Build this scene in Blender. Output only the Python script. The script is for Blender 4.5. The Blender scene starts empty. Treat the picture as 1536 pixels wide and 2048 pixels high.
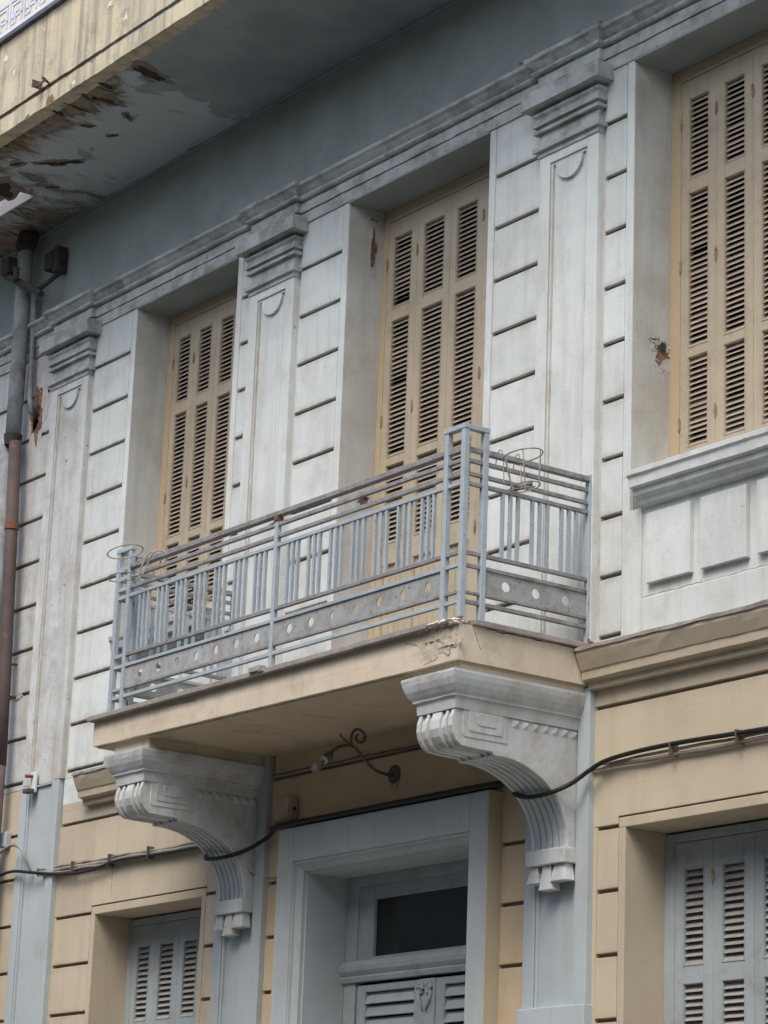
import bpy, math, random
from mathutils import Matrix, Vector, noise as mnoise
R = math.radians
scn = bpy.context.scene
COL = scn.collection
random.seed(7)

# ------------------------------------------------------------------ camera, light, exposure
cam_d = bpy.data.cameras.new('camera')
cam = bpy.data.objects.new('camera', cam_d)
COL.objects.link(cam)
cam_d.sensor_fit = 'HORIZONTAL'
cam_d.sensor_width = 36.0
cam_d.lens = 5393.45 / 1536 * 36
cam_d.clip_start = 0.1
cam_d.clip_end = 500
Mc = Matrix.Rotation(R(54.3648), 4, 'Z') @ Matrix.Rotation(R(105.8968), 4, 'X') @ Matrix.Rotation(R(2.19217), 4, 'Z')
cam.matrix_world = Matrix.Translation((0, -10, 1.6)) @ Mc
scn.camera = cam

SUN_EL, SUN_AZ = 54.0, 26.0        # azimuth from straight in front of the facade, positive = from the right
world = bpy.data.worlds.new('World')
scn.world = world
world.use_nodes = True
wn = world.node_tree
wn.nodes.clear()
sky = wn.nodes.new('ShaderNodeTexSky')
sky.sky_type = 'NISHITA'
sky.sun_disc = False
sky.sun_elevation = R(SUN_EL)
sky.sun_rotation = R(180 - SUN_AZ)
sky.air_density = 1.0
sky.dust_density = 3.0
sky.ozone_density = 0.5
bg = wn.nodes.new('ShaderNodeBackground')
bg.inputs[1].default_value = 0.135
wo = wn.nodes.new('ShaderNodeOutputWorld')
wn.links.new(sky.outputs[0], bg.inputs[0])
wn.links.new(bg.outputs[0], wo.inputs[0])

sd = bpy.data.lights.new('sun', 'SUN')
sd.energy = 0.95
sd.angle = R(26)
sd.color = (1.0, 0.985, 0.96)
sun = bpy.data.objects.new('sun', sd)
COL.objects.link(sun)
az, el = R(SUN_AZ), R(SUN_EL)
to_sun = Vector((math.sin(az) * math.cos(el), -math.cos(az) * math.cos(el), math.sin(el)))
sun.rotation_euler = to_sun.to_track_quat('Z', 'Y').to_euler()
sun.location = (-14, -20, 25)

scn.view_settings.view_transform = 'Standard'
scn.view_settings.look = 'None'
scn.view_settings.gamma = 1.0
scn.view_settings.exposure = 1.0
scn.view_settings.use_curve_mapping = False
scn.cycles.max_bounces = 8
scn.cycles.diffuse_bounces = 6

# ------------------------------------------------------------------ materials
def surf(name, base, var=None, var_scale=1.6, dirt=None, dirt_scale=2.5, dirt_thr=0.56, dirt_amt=0.6,
         streak=None, streak_amt=0.5, streak_thr=0.55, streak_scale=(7, 7, .55), speck=None, speck_thr=.68, speck_scale=30,
         rough=.88, bump=.25, bump_scale=55, big_bump=.0, rust=None, rust_thr=.6, rust_scale=22, rust_amt=.9,
         rnd=.05, metallic=0, spec=.25, soft=.12, course=None, course_amt=.6, z0=8.52):
    m = bpy.data.materials.new(name)
    m.use_nodes = True
    nt = m.node_tree
    N, L = nt.nodes, nt.links
    b = N['Principled BSDF']
    b.inputs['Roughness'].default_value = rough
    b.inputs['Metallic'].default_value = metallic
    b.inputs['Specular IOR Level'].default_value = spec
    geo = N.new('ShaderNodeNewGeometry')
    pos = geo.outputs['Position']

    def nz(scale, detail=4, rough_=.6, vec=None, dist=0.0):
        t = N.new('ShaderNodeTexNoise')
        t.inputs['Scale'].default_value = scale
        t.inputs['Detail'].default_value = detail
        t.inputs['Roughness'].default_value = rough_
        t.inputs['Distortion'].default_value = dist
        L.new(vec or pos, t.inputs['Vector'])
        return t.outputs['Fac']

    def thr(sock, t, s):
        r = N.new('ShaderNodeMapRange')
        r.interpolation_type = 'SMOOTHSTEP'
        r.inputs['From Min'].default_value = t - s
        r.inputs['From Max'].default_value = t + s
        L.new(sock, r.inputs['Value'])
        return r.outputs['Result']

    def mul(a, f):
        x = N.new('ShaderNodeMath')
        x.operation = 'MULTIPLY'
        L.new(a, x.inputs[0])
        if isinstance(f, (int, float)):
            x.inputs[1].default_value = f
        else:
            L.new(f, x.inputs[1])
        return x.outputs[0]

    def mix(fac, a, bcol):
        x = N.new('ShaderNodeMix')
        x.data_type = 'RGBA'
        if isinstance(fac, float):
            x.inputs[0].default_value = fac
        else:
            L.new(fac, x.inputs[0])
        for k, v in ((6, a), (7, bcol)):
            if isinstance(v, tuple):
                x.inputs[k].default_value = (*v, 1)
            else:
                L.new(v, x.inputs[k])
        return x.outputs[2]
    c = base
    if var:
        c = mix(thr(nz(var_scale, 5, .65), .5, .22), base, var)
    if dirt:
        d = thr(nz(dirt_scale, 9, .72, dist=.15), dirt_thr, soft)
        c = mix(mul(d, dirt_amt), c, dirt)
    if streak:
        mp = N.new('ShaderNodeMapping')
        mp.inputs['Scale'].default_value = streak_scale
        L.new(pos, mp.inputs['Vector'])
        s = thr(nz(1.0, 6, .65, mp.outputs[0]), streak_thr, .12)
        c = mix(mul(s, streak_amt), c, streak)
    if course:
        # grime that has run out of the joints and dried along the courses
        sp = N.new('ShaderNodeSeparateXYZ')
        L.new(pos, sp.inputs[0])
        a1 = N.new('ShaderNodeMath'); a1.operation = 'SUBTRACT'; a1.inputs[1].default_value = z0
        L.new(sp.outputs['Z'], a1.inputs[0])
        a2 = N.new('ShaderNodeMath'); a2.operation = 'DIVIDE'; a2.inputs[1].default_value = .3625
        L.new(a1.outputs[0], a2.inputs[0])
        a3 = N.new('ShaderNodeMath'); a3.operation = 'PINGPONG'; a3.inputs[1].default_value = .5
        L.new(a2.outputs[0], a3.inputs[0])
        rr = N.new('ShaderNodeMapRange'); rr.interpolation_type = 'SMOOTHSTEP'
        rr.inputs['From Min'].default_value = .03; rr.inputs['From Max'].default_value = .17
        rr.inputs['To Min'].default_value = 1.0; rr.inputs['To Max'].default_value = 0.0
        L.new(a3.outputs[0], rr.inputs['Value'])
        c = mix(mul(mul(rr.outputs['Result'], thr(nz(5.5, 7, .7), .5, .16)), course_amt), c, course)
    if rust:
        r = thr(nz(rust_scale, 6, .7), rust_thr, .05)
        c = mix(mul(r, rust_amt), c, rust)
    if speck:
        s = thr(nz(speck_scale, 3, .6), speck_thr, .02)
        c = mix(mul(s, .8), c, speck)
    # fine tonal grain of old paint
    g = thr(nz(90, 3, .7), .5, .35)
    gm = N.new('ShaderNodeMix')
    gm.data_type = 'RGBA'
    gm.blend_type = 'MULTIPLY'
    gm.inputs[0].default_value = 1.0
    mr = N.new('ShaderNodeMapRange')
    mr.inputs['To Min'].default_value = .90
    mr.inputs['To Max'].default_value = 1.06
    L.new(g, mr.inputs['Value'])
    oi = N.new('ShaderNodeObjectInfo')
    mr2 = N.new('ShaderNodeMapRange')
    mr2.inputs['To Min'].default_value = 1 - rnd
    mr2.inputs['To Max'].default_value = 1 + rnd
    L.new(oi.outputs['Random'], mr2.inputs['Value'])
    fac = mul(mr.outputs['Result'], mr2.outputs['Result'])
    if isinstance(c, tuple):
        gm.inputs[6].default_value = (*c, 1)
    else:
        L.new(c, gm.inputs[6])
    L.new(fac, gm.inputs[7])
    L.new(gm.outputs[2], b.inputs['Base Color'])
    if bump:
        bp = N.new('ShaderNodeBump')
        bp.inputs['Strength'].default_value = bump
        bp.inputs['Distance'].default_value = .004
        L.new(nz(bump_scale, 5, .65), bp.inputs['Height'])
        last = bp
        if big_bump:
            b2 = N.new('ShaderNodeBump')
            b2.inputs['Strength'].default_value = big_bump
            b2.inputs['Distance'].default_value = .02
            L.new(nz(5, 5, .55), b2.inputs['Height'])
            L.new(bp.outputs[0], b2.inputs['Normal'])
            last = b2
        L.new(last.outputs[0], b.inputs['Normal'])
    return m

M = {}
M['white'] = surf('weathered_white_plaster', (.665, .70, .67), (.575, .60, .565), 1.3, (.42, .40, .35), 2.8, .575, .42,
                  (.47, .45, .40), .42, .575, (11, 11, .8), speck=(.16, .14, .12), speck_thr=.735, speck_scale=26, big_bump=.2)
M['blockwhite'] = surf('blockwhite_plaster', (.665, .70, .67), (.575, .60, .565), 1.3, (.42, .40, .35), 2.8, .575, .42,
                  (.47, .45, .40), .42, .575, (11, 11, .8), speck=(.16, .14, .12), speck_thr=.735, speck_scale=26, big_bump=.2, course=(.43, .385, .32), course_amt=.75)

M['whiteold'] = surf('dirty_old_white_plaster', (.60, .625, .61), (.50, .505, .48), 2.2, (.34, .29, .24), 3.4, .56, .55,
                  (.38, .34, .28), .5, .55, (9, 9, .9), speck=(.14, .12, .10), speck_thr=.70, speck_scale=20, big_bump=.45)
M['blockold'] = surf('blockold_plaster', (.60, .625, .61), (.50, .505, .48), 2.2, (.34, .29, .24), 3.4, .56, .55,
                  (.38, .34, .28), .5, .55, (9, 9, .9), speck=(.14, .12, .10), speck_thr=.70, speck_scale=20, big_bump=.45, course=(.36, .31, .25), course_amt=.7)

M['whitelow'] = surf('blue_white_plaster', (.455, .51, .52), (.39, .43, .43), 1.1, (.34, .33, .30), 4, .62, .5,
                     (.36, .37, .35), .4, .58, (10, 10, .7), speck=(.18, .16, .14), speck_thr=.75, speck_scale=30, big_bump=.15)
M['tan'] = surf('tan_stained_plaster', (.46, .425, .37), (.50, .485, .45), 5, (.31, .27, .22), 9, .55, .6, streak=(.56, .55, .52), streak_amt=.7, streak_thr=.5, streak_scale=(14, 14, 1.6))
M['reveal'] = surf('dusty_reveal_plaster', (.57, .58, .55), (.50, .495, .45), 1.3, (.40, .36, .29), 2.6, .57, .5, (.42, .39, .33), .45, .56, (8, 8, .7), speck=(.25, .2, .15), speck_thr=.74, speck_scale=24, big_bump=.3)
M['dusty'] = surf('dusty_white_plaster', (.58, .575, .54), (.50, .47, .41), 4, (.38, .33, .27), 7, .56, .5)
M['frieze'] = surf('grey_plaster', (.33, .37, .355), (.245, .275, .26), 1.6, (.24, .25, .24), 2.2, .57, .5,
                   (.30, .31, .29), .35, .58, (5, 5, .7), big_bump=.15)  # grey base, darker than the white wall plaster, mottled by noise
M['soffit'] = None
M['cornice'] = surf('sooty_cornice_plaster', (.49, .51, .49), (.37, .385, .365), 3, (.19, .18, .155), 5, .545, .75,
                    (.32, .30, .26), .35, .57, (12, 12, 3), speck=(.10, .09, .08), speck_thr=.70, speck_scale=28, big_bump=.35)
M['groove'] = surf('shade_dark_joint', (.17, .165, .15), (.24, .225, .20), 8)  # groove shade put into the colour, on top of the real joint depth
M['beige'] = surf('beige_plaster', (.55, .472, .345), (.47, .40, .29), .9, (.36, .31, .22), 2.6, .61, .4,
                  (.38, .33, .24), .35, .585, (9, 9, .6), speck=(.25, .2, .14), speck_thr=.76, speck_scale=22, bump=.18, big_bump=.12)
M['blockbeige'] = surf('blockbeige_plaster', (.55, .472, .345), (.47, .40, .29), .9, (.36, .31, .22), 2.6, .61, .4,
                  (.38, .33, .24), .35, .585, (9, 9, .6), speck=(.25, .2, .14), speck_thr=.76, speck_scale=22, bump=.18, big_bump=.12, course=(.36, .30, .21), course_amt=.4, z0=4.133)

M['bouncewall'] = surf('bounce_tinted_plaster', (.60, .48, .315), (.54, .43, .28), 1.6, (.40, .31, .20), 3, .6, .5, bump=.2, big_bump=.12)  # door-bay beige with bounced light under the balcony put into the colour
M['beigestrip'] = surf('ochre_beige_plaster', (.52, .44, .30), (.50, .43, .31), 4, bump=.15)
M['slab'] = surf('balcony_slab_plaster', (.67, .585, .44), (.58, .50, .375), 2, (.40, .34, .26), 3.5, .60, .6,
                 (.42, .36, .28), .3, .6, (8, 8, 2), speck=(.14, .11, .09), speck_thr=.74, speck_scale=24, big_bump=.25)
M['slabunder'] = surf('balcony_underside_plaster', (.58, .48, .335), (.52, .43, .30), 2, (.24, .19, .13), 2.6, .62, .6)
M['fascia'] = surf('stained_ochre_fascia', (.60, .52, .36), (.49, .425, .30), 2.4, (.33, .29, .22), 4.5, .56, .7,
                   (.22, .21, .17), .72, .55, (10, 10, .45), speck=(.75, .70, .58), speck_thr=.69, speck_scale=9, big_bump=.5, soft=.06)
M['coping'] = surf('grey_stone_coping', (.36, .33, .29), (.28, .26, .23), 6, (.20, .18, .16), 9, .58, .6, speck=(.55, .52, .46), speck_thr=.70, speck_scale=40, bump=.5)
M['shutter'] = surf('beige_shutter_paint', (.50, .425, .305), (.43, .365, .265), 2.2, (.31, .25, .17), 6, .60, .55,
                    (.37, .30, .21), .45, .575, (18, 18, 1.2), rust=(.28, .13, .06), rust_thr=.72, rust_scale=16, rough=.6, bump=.2)
M['slat'] = surf('dusty_beige_slat_paint', (.40, .335, .255), (.34, .285, .22), 5, (.30, .25, .18), 12, .6, .5, rough=.7, bump=.2, rnd=.10)
M['shutterblue'] = surf('grey_blue_shutter_paint', (.36, .405, .415), (.31, .35, .355), 2.4, (.24, .245, .235), 6, .59, .6, rough=.55, bump=.12)
M['slatblue'] = surf('dusty_grey_slat_paint', (.33, .315, .285), (.28, .27, .25), 5, (.20, .19, .17), 12, .56, .5, rough=.7, rnd=.08)
M['frame'] = surf('ochre_frame_paint', (.47, .365, .23), (.46, .37, .25), 4, (.38, .29, .18), 8, .6, .4, rough=.7)
M['rail'] = surf('grey_blue_railing_paint', (.40, .455, .48), (.36, .41, .435), 6, (.27, .28, .28), 10, .60, .6,
                 rust=(.20, .105, .06), rust_thr=.645, rust_scale=38, rust_amt=.85, rough=.55, bump=.3, bump_scale=90)
M['railrust'] = surf('rusted_rail_paint', (.31, .325, .34), (.25, .255, .255), 7, (.20, .165, .135), 12, .54, .75,
                     rust=(.17, .105, .07), rust_thr=.60, rust_scale=42, rough=.75, bump=.5, bump_scale=80)
M['rust'] = surf('rust', (.24, .11, .055), (.16, .08, .05), 20, rough=.9, bump=.6)
M['hinge'] = surf('rusty_painted_hinge', (.38, .30, .21), (.28, .19, .12), 25, rust=(.22, .10, .05), rust_thr=.56, rust_scale=45, bump=.5)
M['rustedge'] = surf('stained_bare_concrete', (.20, .165, .125), (.26, .225, .18), 12, (.20, .12, .07), 9, .55, .6, bump=1.0, big_bump=.8)
M['brick'] = surf('exposed_brick', (.33, .16, .10), (.22, .13, .09), 14, (.12, .075, .055), 11, .50, .85, bump=.9, bump_scale=35, big_bump=.8)
M['hole'] = surf('dark_broken_concrete', (.03, .027, .025), (.06, .048, .038), 12, bump=.9, big_bump=.8)
M['dark'] = surf('dark_room', (.012, .013, .014), rough=1, bump=0, spec=0)
M['wire'] = surf('rusty_wire', (.22, .17, .13), (.40, .36, .30), 9, rough=.7)
M['wirelight'] = surf('galvanised_wire', (.50, .47, .42), (.26, .20, .15), 8, rough=.6)
M['iron'] = surf('dark_wrought_iron', (.10, .085, .07), (.16, .13, .10), 15, rough=.7, bump=.4)
M['cable'] = surf('black_cable', (.018, .018, .018), rough=.5, bump=.1)
M['cablepaint'] = surf('painted_cable', (.36, .31, .25), (.17, .15, .13), 7, rough=.75, bump=.4)
M['pipe'] = surf('grey_pipe', (.33, .355, .37), (.24, .255, .26), 5, (.17, .14, .115), 6, .56, .75, rust=(.22, .11, .06), rust_thr=.66, rust_scale=7)
M['pipebrown'] = surf('brown_cast_iron_pipe', (.125, .09, .08), (.09, .07, .065), 8, rust=(.28, .11, .05), rust_thr=.66, rust_scale=10, rough=.7, bump=.4)
M['box'] = surf('junction_box_paint', (.50, .42, .31), (.38, .31, .23), 12, bump=.2)
M['timber'] = surf('black_tarred_timber', (.04, .036, .032), (.07, .06, .05), 14, bump=.8)
M['railwhite'] = surf('white_iron_paint', (.70, .71, .74), (.6, .6, .62), 6, rust=(.3, .2, .13), rust_thr=.70, rust_scale=25, rough=.5)
M['cream'] = surf('cream_upper_wall', (.74, .68, .58), (.68, .62, .53), 2)
M['deck'] = surf('dark_drip_edge', (.16, .17, .21), (.11, .11, .13), 9, bump=.5)
M['bulb'] = surf('frosted_bulb', (.17, .155, .13), rough=.3, bump=0, spec=.5)
M['porcelain'] = surf('porcelain', (.6, .58, .52), (.4, .38, .33), 12, rough=.4)
M['asphalt'] = surf('asphalt', (.11, .105, .10), (.09, .088, .085), 3, bump=.6)
M['paving'] = surf('paving_stone', (.38, .36, .32), (.32, .30, .27), 3)
M['ground'] = surf('packed_earth', (.16, .14, .11), (.12, .11, .09), 1)
M['opposite'] = surf('opposite_render', (.42, .40, .36), (.37, .35, .32), .7)
M['rubble'] = surf('broken_white_mortar', (.72, .66, .56), (.5, .45, .38), 30, bump=1.0, big_bump=1)
M['rubble2'] = surf('crumbling_mortar', (.62, .55, .43), (.48, .42, .33), 18, (.30, .26, .20), 22, .55, .7, bump=1.0, big_bump=1)
M['stain'] = surf('grey_mortar_patch', (.54, .47, .36), (.60, .52, .39), 9, (.24, .2, .17), 14, .55, .6, bump=.9, big_bump=.8)
M['carve'] = surf('carved_white_plaster', (.58, .615, .605), (.50, .52, .505), 3.0, (.41, .355, .28), 6, .55, .6,
                  (.42, .39, .34), .35, .6, (10, 10, 3), speck=(.2, .17, .14), speck_thr=.74, speck_scale=30, big_bump=.25)
M['leaf'] = surf('dead_purple_leaves', (.07, .025, .035), (.10, .06, .05), 20)

def glass_mat():
    m = bpy.data.materials.new('dark_window_glass')
    m.use_nodes = True
    b = m.node_tree.nodes['Principled BSDF']
    b.inputs['Base Color'].default_value = (.012, .016, .015, 1)
    b.inputs['Roughness'].default_value = .12
    b.inputs['Specular IOR Level'].default_value = .35
    return m
M['glass'] = glass_mat()

def soffit_mat():
    """painted soffit: grey-blue, repainted paler patches, peeled brown areas near the damp outer corner"""
    m = bpy.data.materials.new('peeling_soffit_plaster')
    m.use_nodes = True
    nt = m.node_tree
    N, L = nt.nodes, nt.links
    b = N['Principled BSDF']
    b.inputs['Roughness'].default_value = .9
    b.inputs['Specular IOR Level'].default_value = .2
    geo = N.new('ShaderNodeNewGeometry')
    pos = geo.outputs['Position']
    sep = N.new('ShaderNodeSeparateXYZ')
    L.new(pos, sep.inputs[0])

    def nz(scale, detail=6, rg=.65, dist=0., sc=None):
        t = N.new('ShaderNodeTexNoise')
        t.inputs['Scale'].default_value = scale
        t.inputs['Detail'].default_value = detail
        t.inputs['Roughness'].default_value = rg
        t.inputs['Distortion'].default_value = dist
        v = pos
        if sc:
            mp = N.new('ShaderNodeMapping')
            mp.inputs['Scale'].default_value = sc
            L.new(pos, mp.inputs['Vector'])
            v = mp.outputs[0]
        L.new(v, t.inputs['Vector'])
        return t.outputs['Fac']

    def mr(v, a, b_, c=0., d=1.):
        r = N.new('ShaderNodeMapRange')
        r.interpolation_type = 'SMOOTHSTEP'
        for k, x in (('From Min', a), ('From Max', b_), ('To Min', c), ('To Max', d)):
            r.inputs[k].default_value = x
        L.new(v, r.inputs['Value'])
        return r.outputs['Result']

    def op(o, a, c):
        x = N.new('ShaderNodeMath')
        x.operation = o
        for k, v in ((0, a), (1, c)):
            if isinstance(v, (int, float)):
                x.inputs[k].default_value = v
            else:
                L.new(v, x.inputs[k])
        return x.outputs[0]

    def mix(f, a, c):
        x = N.new('ShaderNodeMix')
        x.data_type = 'RGBA'
        L.new(f, x.inputs[0])
        for k, v in ((6, a), (7, c)):
            if isinstance(v, tuple):
                x.inputs[k].default_value = (*v, 1)
            else:
                L.new(v, x.inputs[k])
        return x.outputs[2]
    edge = mr(sep.outputs['Y'], -1.28, -.35, 1., 0.)          # outer edge of the eave
    left = mr(sep.outputs['X'], -16.3, -14.9, 1., 0.)
    farl = mr(sep.outputs['X'], -18.9, -16.6, 1., 0.)
    zone = op('MULTIPLY', op('MAXIMUM', edge, op('MULTIPLY', farl, .85)), left)
    base = mix(mr(nz(1.1, 5), .35, .65), (.34, .39, .40), (.26, .30, .31))
    # repainted paler area with a ragged boundary
    pl = op('ADD', op('MULTIPLY', op('ADD', left, 0.), .55), op('MULTIPLY', nz(2.2, 7, .6, .4), .9))
    base = mix(mr(pl, .86, .90), base, (.50, .56, .57))
    # peeled / rust-brown areas, streaked away from the edge
    pe = op('ADD', op('MULTIPLY', zone, .42), nz(1.0, 9, .68, .9, (3.6, 1.6, 1)))
    c = mix(mr(pe, .68, .90), base, (.30, .26, .20))
    c = mix(mr(op('ADD', op('MULTIPLY', zone, .36), nz(1., 9, .7, 1.0, (8.0, 2.2, 1))), .76, .92), c, (.28, .18, .10))
    c = mix(mr(op('ADD', op('MULTIPLY', zone, .30), nz(1., 9, .72, .8, (13, 2.6, 1))), .80, .88), c, (.07, .055, .045))
    L.new(c, b.inputs['Base Color'])
    bp = N.new('ShaderNodeBump')
    bp.inputs['Strength'].default_value = .9
    bp.inputs['Distance'].default_value = .03
    L.new(op('SUBTRACT', nz(30), op('MULTIPLY', mr(pe, .80, .86), .8)), bp.inputs['Height'])
    L.new(bp.outputs[0], b.inputs['Normal'])
    return m
M['soffit'] = soffit_mat()

# ------------------------------------------------------------------ mesh helpers
class MB:
    def __init__(s):
        s.v, s.f = [], []

    def quadbox(s, p):
        o = len(s.v)
        s.v += p
        s.f += [tuple(o + i for i in q) for q in ((0, 1, 2, 3), (7, 6, 5, 4), (0, 4, 5, 1), (1, 5, 6, 2), (2, 6, 7, 3), (3, 7, 4, 0))]

    def box(s, x0, x1, y0, y1, z0, z1):
        s.quadbox([(x0, y0, z0), (x0, y1, z0), (x1, y1, z0), (x1, y0, z0), (x0, y0, z1), (x0, y1, z1), (x1, y1, z1), (x1, y0, z1)])
        return s

    def prism_x(s, prof, x0, x1, seg=None, jit=0.0, seed=0, closed=True):
        """prof: (y,z) loop, counter-clockwise seen from +x"""
        n = len(prof)
        k = 1 if not seg else max(1, int(round((x1 - x0) / seg)))
        o = len(s.v)
        for i in range(k + 1):
            x = x0 + (x1 - x0) * i / k
            for j, (y, z) in enumerate(prof):
                dy = dz = 0
                if jit and y < 0:
                    q = Vector((x * 9 + seed, j * 1.7, y * 20))
                    dy = mnoise.noise(q) * jit
                    dz = mnoise.noise(q + Vector((5, 9, 3))) * jit
                s.v.append((x, y + dy, z + dz))
        for i in range(k):
            a, b = o + i * n, o + (i + 1) * n
            for j in range(n):
                jj = (j + 1) % n
                s.f.append((a + j, b + j, b + jj, a + jj))
        s.f.append(tuple(o + j for j in range(n)))
        s.f.append(tuple(o + k * n + j for j in reversed(range(n))))
        return s

    def prism_y(s, prof, y0, y1):
        n = len(prof)
        o = len(s.v)
        for y in (y0, y1):
            s.v += [(x, y, z) for x, z in prof]
        for j in range(n):
            jj = (j + 1) % n
            s.f.append((o + j, o + jj, o + n + jj, o + n + j))
        s.f.append(tuple(o + j for j in reversed(range(n))))
        s.f.append(tuple(o + n + j for j in range(n)))
        return s

    def prism_z(s, prof, z0, z1):
        n = len(prof)
        o = len(s.v)
        for z in (z0, z1):
            s.v += [(x, y, z) for x, y in prof]
        for j in range(n):
            jj = (j + 1) % n
            s.f.append((o + j, o + jj, o + n + jj, o + n + j))
        s.f.append(tuple(o + j for j in reversed(range(n))))
        s.f.append(tuple(o + n + j for j in range(n)))
        return s

    def wrap(s, x0, x1, yb, yw, prof, seg=None, jit=0, seed=0):
        """moulding wrapped round three sides of a projecting block; prof = (offset, z) from bottom to top"""
        o = len(s.v)
        k = 1 if not seg else max(1, int(round((x1 - x0) / seg)))
        n = k + 3
        for i, (d, z) in enumerate(prof):
            row = [(x0 - d, yw, z)]
            for t in range(k + 1):
                x = x0 - d + (x1 - x0 + 2 * d) * t / k
                q = Vector((x * 9 + seed, i * 1.7, 3))
                j = mnoise.noise(q) * jit if jit else 0
                row.append((x, yb - d + j, z + (mnoise.noise(q + Vector((4, 4, 4))) * jit if jit else 0)))
            row.append((x1 + d, yw, z))
            s.v += row
        for i in range(len(prof) - 1):
            for t in range(n - 1):
                a = o + i * n + t
                s.f.append((a, a + 1, a + n + 1, a + n))
        s.f.append(tuple(o + t for t in reversed(range(n))))
        s.f.append(tuple(o + (len(prof) - 1) * n + t for t in range(n)))
        return s

    def tube(s, pts, r, n=8, caps=True):
        pts = [Vector(p) for p in pts]
        o = len(s.v)
        up = Vector((0, 0, 1))
        m = len(pts)
        for i, p in enumerate(pts):
            t = (pts[min(i + 1, m - 1)] - pts[max(i - 1, 0)]).normalized()
            a = up if abs(t.dot(up)) < .95 else Vector((1, 0, 0))
            u = t.cross(a).normalized()
            w = t.cross(u).normalized()
            rr = r[i] if isinstance(r, (list, tuple)) else r
            for k in range(n):
                an = 2 * math.pi * k / n
                s.v.append(tuple(p + u * math.cos(an) * rr + w * math.sin(an) * rr))
        for i in range(m - 1):
            for k in range(n):
                kk = (k + 1) % n
                s.f.append((o + i * n + k, o + (i + 1) * n + k, o + (i + 1) * n + kk, o + i * n + kk))
        if caps:
            s.f.append(tuple(o + k for k in range(n)))
            s.f.append(tuple(o + (m - 1) * n + k for k in reversed(range(n))))
        return s

    def ring(s, c, r, wire, tilt=(0, 0), n=28):
        pts = []
        q = Matrix.Rotation(tilt[0], 3, 'X') @ Matrix.Rotation(tilt[1], 3, 'Y')
        for i in range(n + 1):
            a = 2 * math.pi * i / n
            pts.append(Vector(c) + q @ Vector((math.cos(a) * r, math.sin(a) * r, 0)))
        return s.tube(pts, wire, 6, caps=False)

    def mesh(s, name):
        me = bpy.data.meshes.new(name)
        me.from_pydata(s.v, [], s.f)
        me.validate()
        me.update()
        return me

def fix_normals(me):
    import bmesh
    b = bmesh.new()
    b.from_mesh(me)
    bmesh.ops.recalc_face_normals(b, faces=b.faces)
    b.to_mesh(me)
    b.free()

def put(name, mb, mat, parent=None, bevel=0, smooth=False, kind=None, loc=None, rot=None):
    me = mb if isinstance(mb, bpy.types.Mesh) else mb.mesh(name)
    if not isinstance(mb, bpy.types.Mesh):
        fix_normals(me)
        me.materials.append(M[mat])
        if smooth:
            for p in me.polygons:
                p.use_smooth = True
    o = bpy.data.objects.new(name, me)
    COL.objects.link(o)
    if parent:
        o.parent = parent
    if loc:
        o.location = loc
    if rot:
        o.rotation_euler = rot
    if bevel:
        bm = o.modifiers.new('bevel', 'BEVEL')
        bm.width = bevel
        bm.segments = 2
        bm.limit_method = 'ANGLE'
        bm.angle_limit = R(40)
    if kind:
        o['kind'] = kind
    return o

def thing(name, label, cat, loc=(0, 0, 0), group=None):
    o = bpy.data.objects.new(name, None)
    COL.objects.link(o)
    o.empty_display_size = .1
    o.location = loc
    o['label'] = label
    o['category'] = cat
    if group:
        o['group'] = group
    return o

def tag(o, label, cat, group=None):
    o['label'] = label
    o['category'] = cat
    if group:
        o['group'] = group
    return o

def bx(*a):
    return MB().box(*a)

# ------------------------------------------------------------------ setting
put('ground', bx(-200, 200, -200, 200, -.5, -.124), 'ground', kind='structure')
put('road', bx(-150, 150, -8.6, -2.2, -.3, -.12), 'asphalt', kind='structure')
put('pavement', bx(-150, 150, -2.2, .6, -.3, 0), 'paving', kind='structure', bevel=.01)
put('opposite_pavement', bx(-150, 150, -11.8, -8.6, -.3, 0), 'paving', kind='structure', bevel=.01)

# ------------------------------------------------------------------ the building
B = thing('apartment_building', 'old two-tone neoclassical building, dirty white plaster above and beige below, with closed louvred shutters', 'building')

XL, XR = -21.0, -6.5
GP = .3625
GROOVE = .027
PIL = [(-18.60, -18.01), (-15.67, -15.10), (-12.34, -11.77), (-9.40, -8.83)]
OPEN = [(-17.37, -15.92), (-14.505, -12.915), (-11.485, -9.99)]
PP = .045     # pilaster projection
HEAD = 8.868
DOOR_F = 5.225

# core wall ------------------------------------------------
w = MB()
zs = [0, 4.90, 5.21, 6.19, HEAD, 9.99]
def wallrow(z0, z1, holes):
    xs = XL
    for a, b in holes:
        w.box(xs, a - .05, .03, .5, z0, z1)
        xs = b + .05
    w.box(xs, XR, .03, .5, z0, z1)
LOW = [(-17.415, -15.95), (-14.62, -12.80), (-11.489, -9.99)]
wallrow(HEAD, 9.985, [])
wallrow(6.19, HEAD, OPEN)
wallrow(DOOR_F, 6.19, [OPEN[1]])
wallrow(4.18, DOOR_F, [])
wallrow(2.25, 4.18, LOW)
wallrow(0, 2.25, [LOW[1]])
put('wall_core', w, 'groove', B)
# dark rooms behind the openings
rm = MB()
rm.box(-17.6, -15.7, .52, .56, 2.0, 9.0)
rm.box(-14.8, -12.7, .52, .56, 0.1, 9.0)
rm.box(-11.7, -9.7, .52, .56, 2.0, 9.0)
put('dark_interior', rm, 'dark', B)

# frieze under the eave
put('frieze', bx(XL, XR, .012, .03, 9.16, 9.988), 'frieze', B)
put('upper_storey_wall', bx(XL, XR, .0, .4, 10.15, 14.5), 'cream', B)

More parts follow.
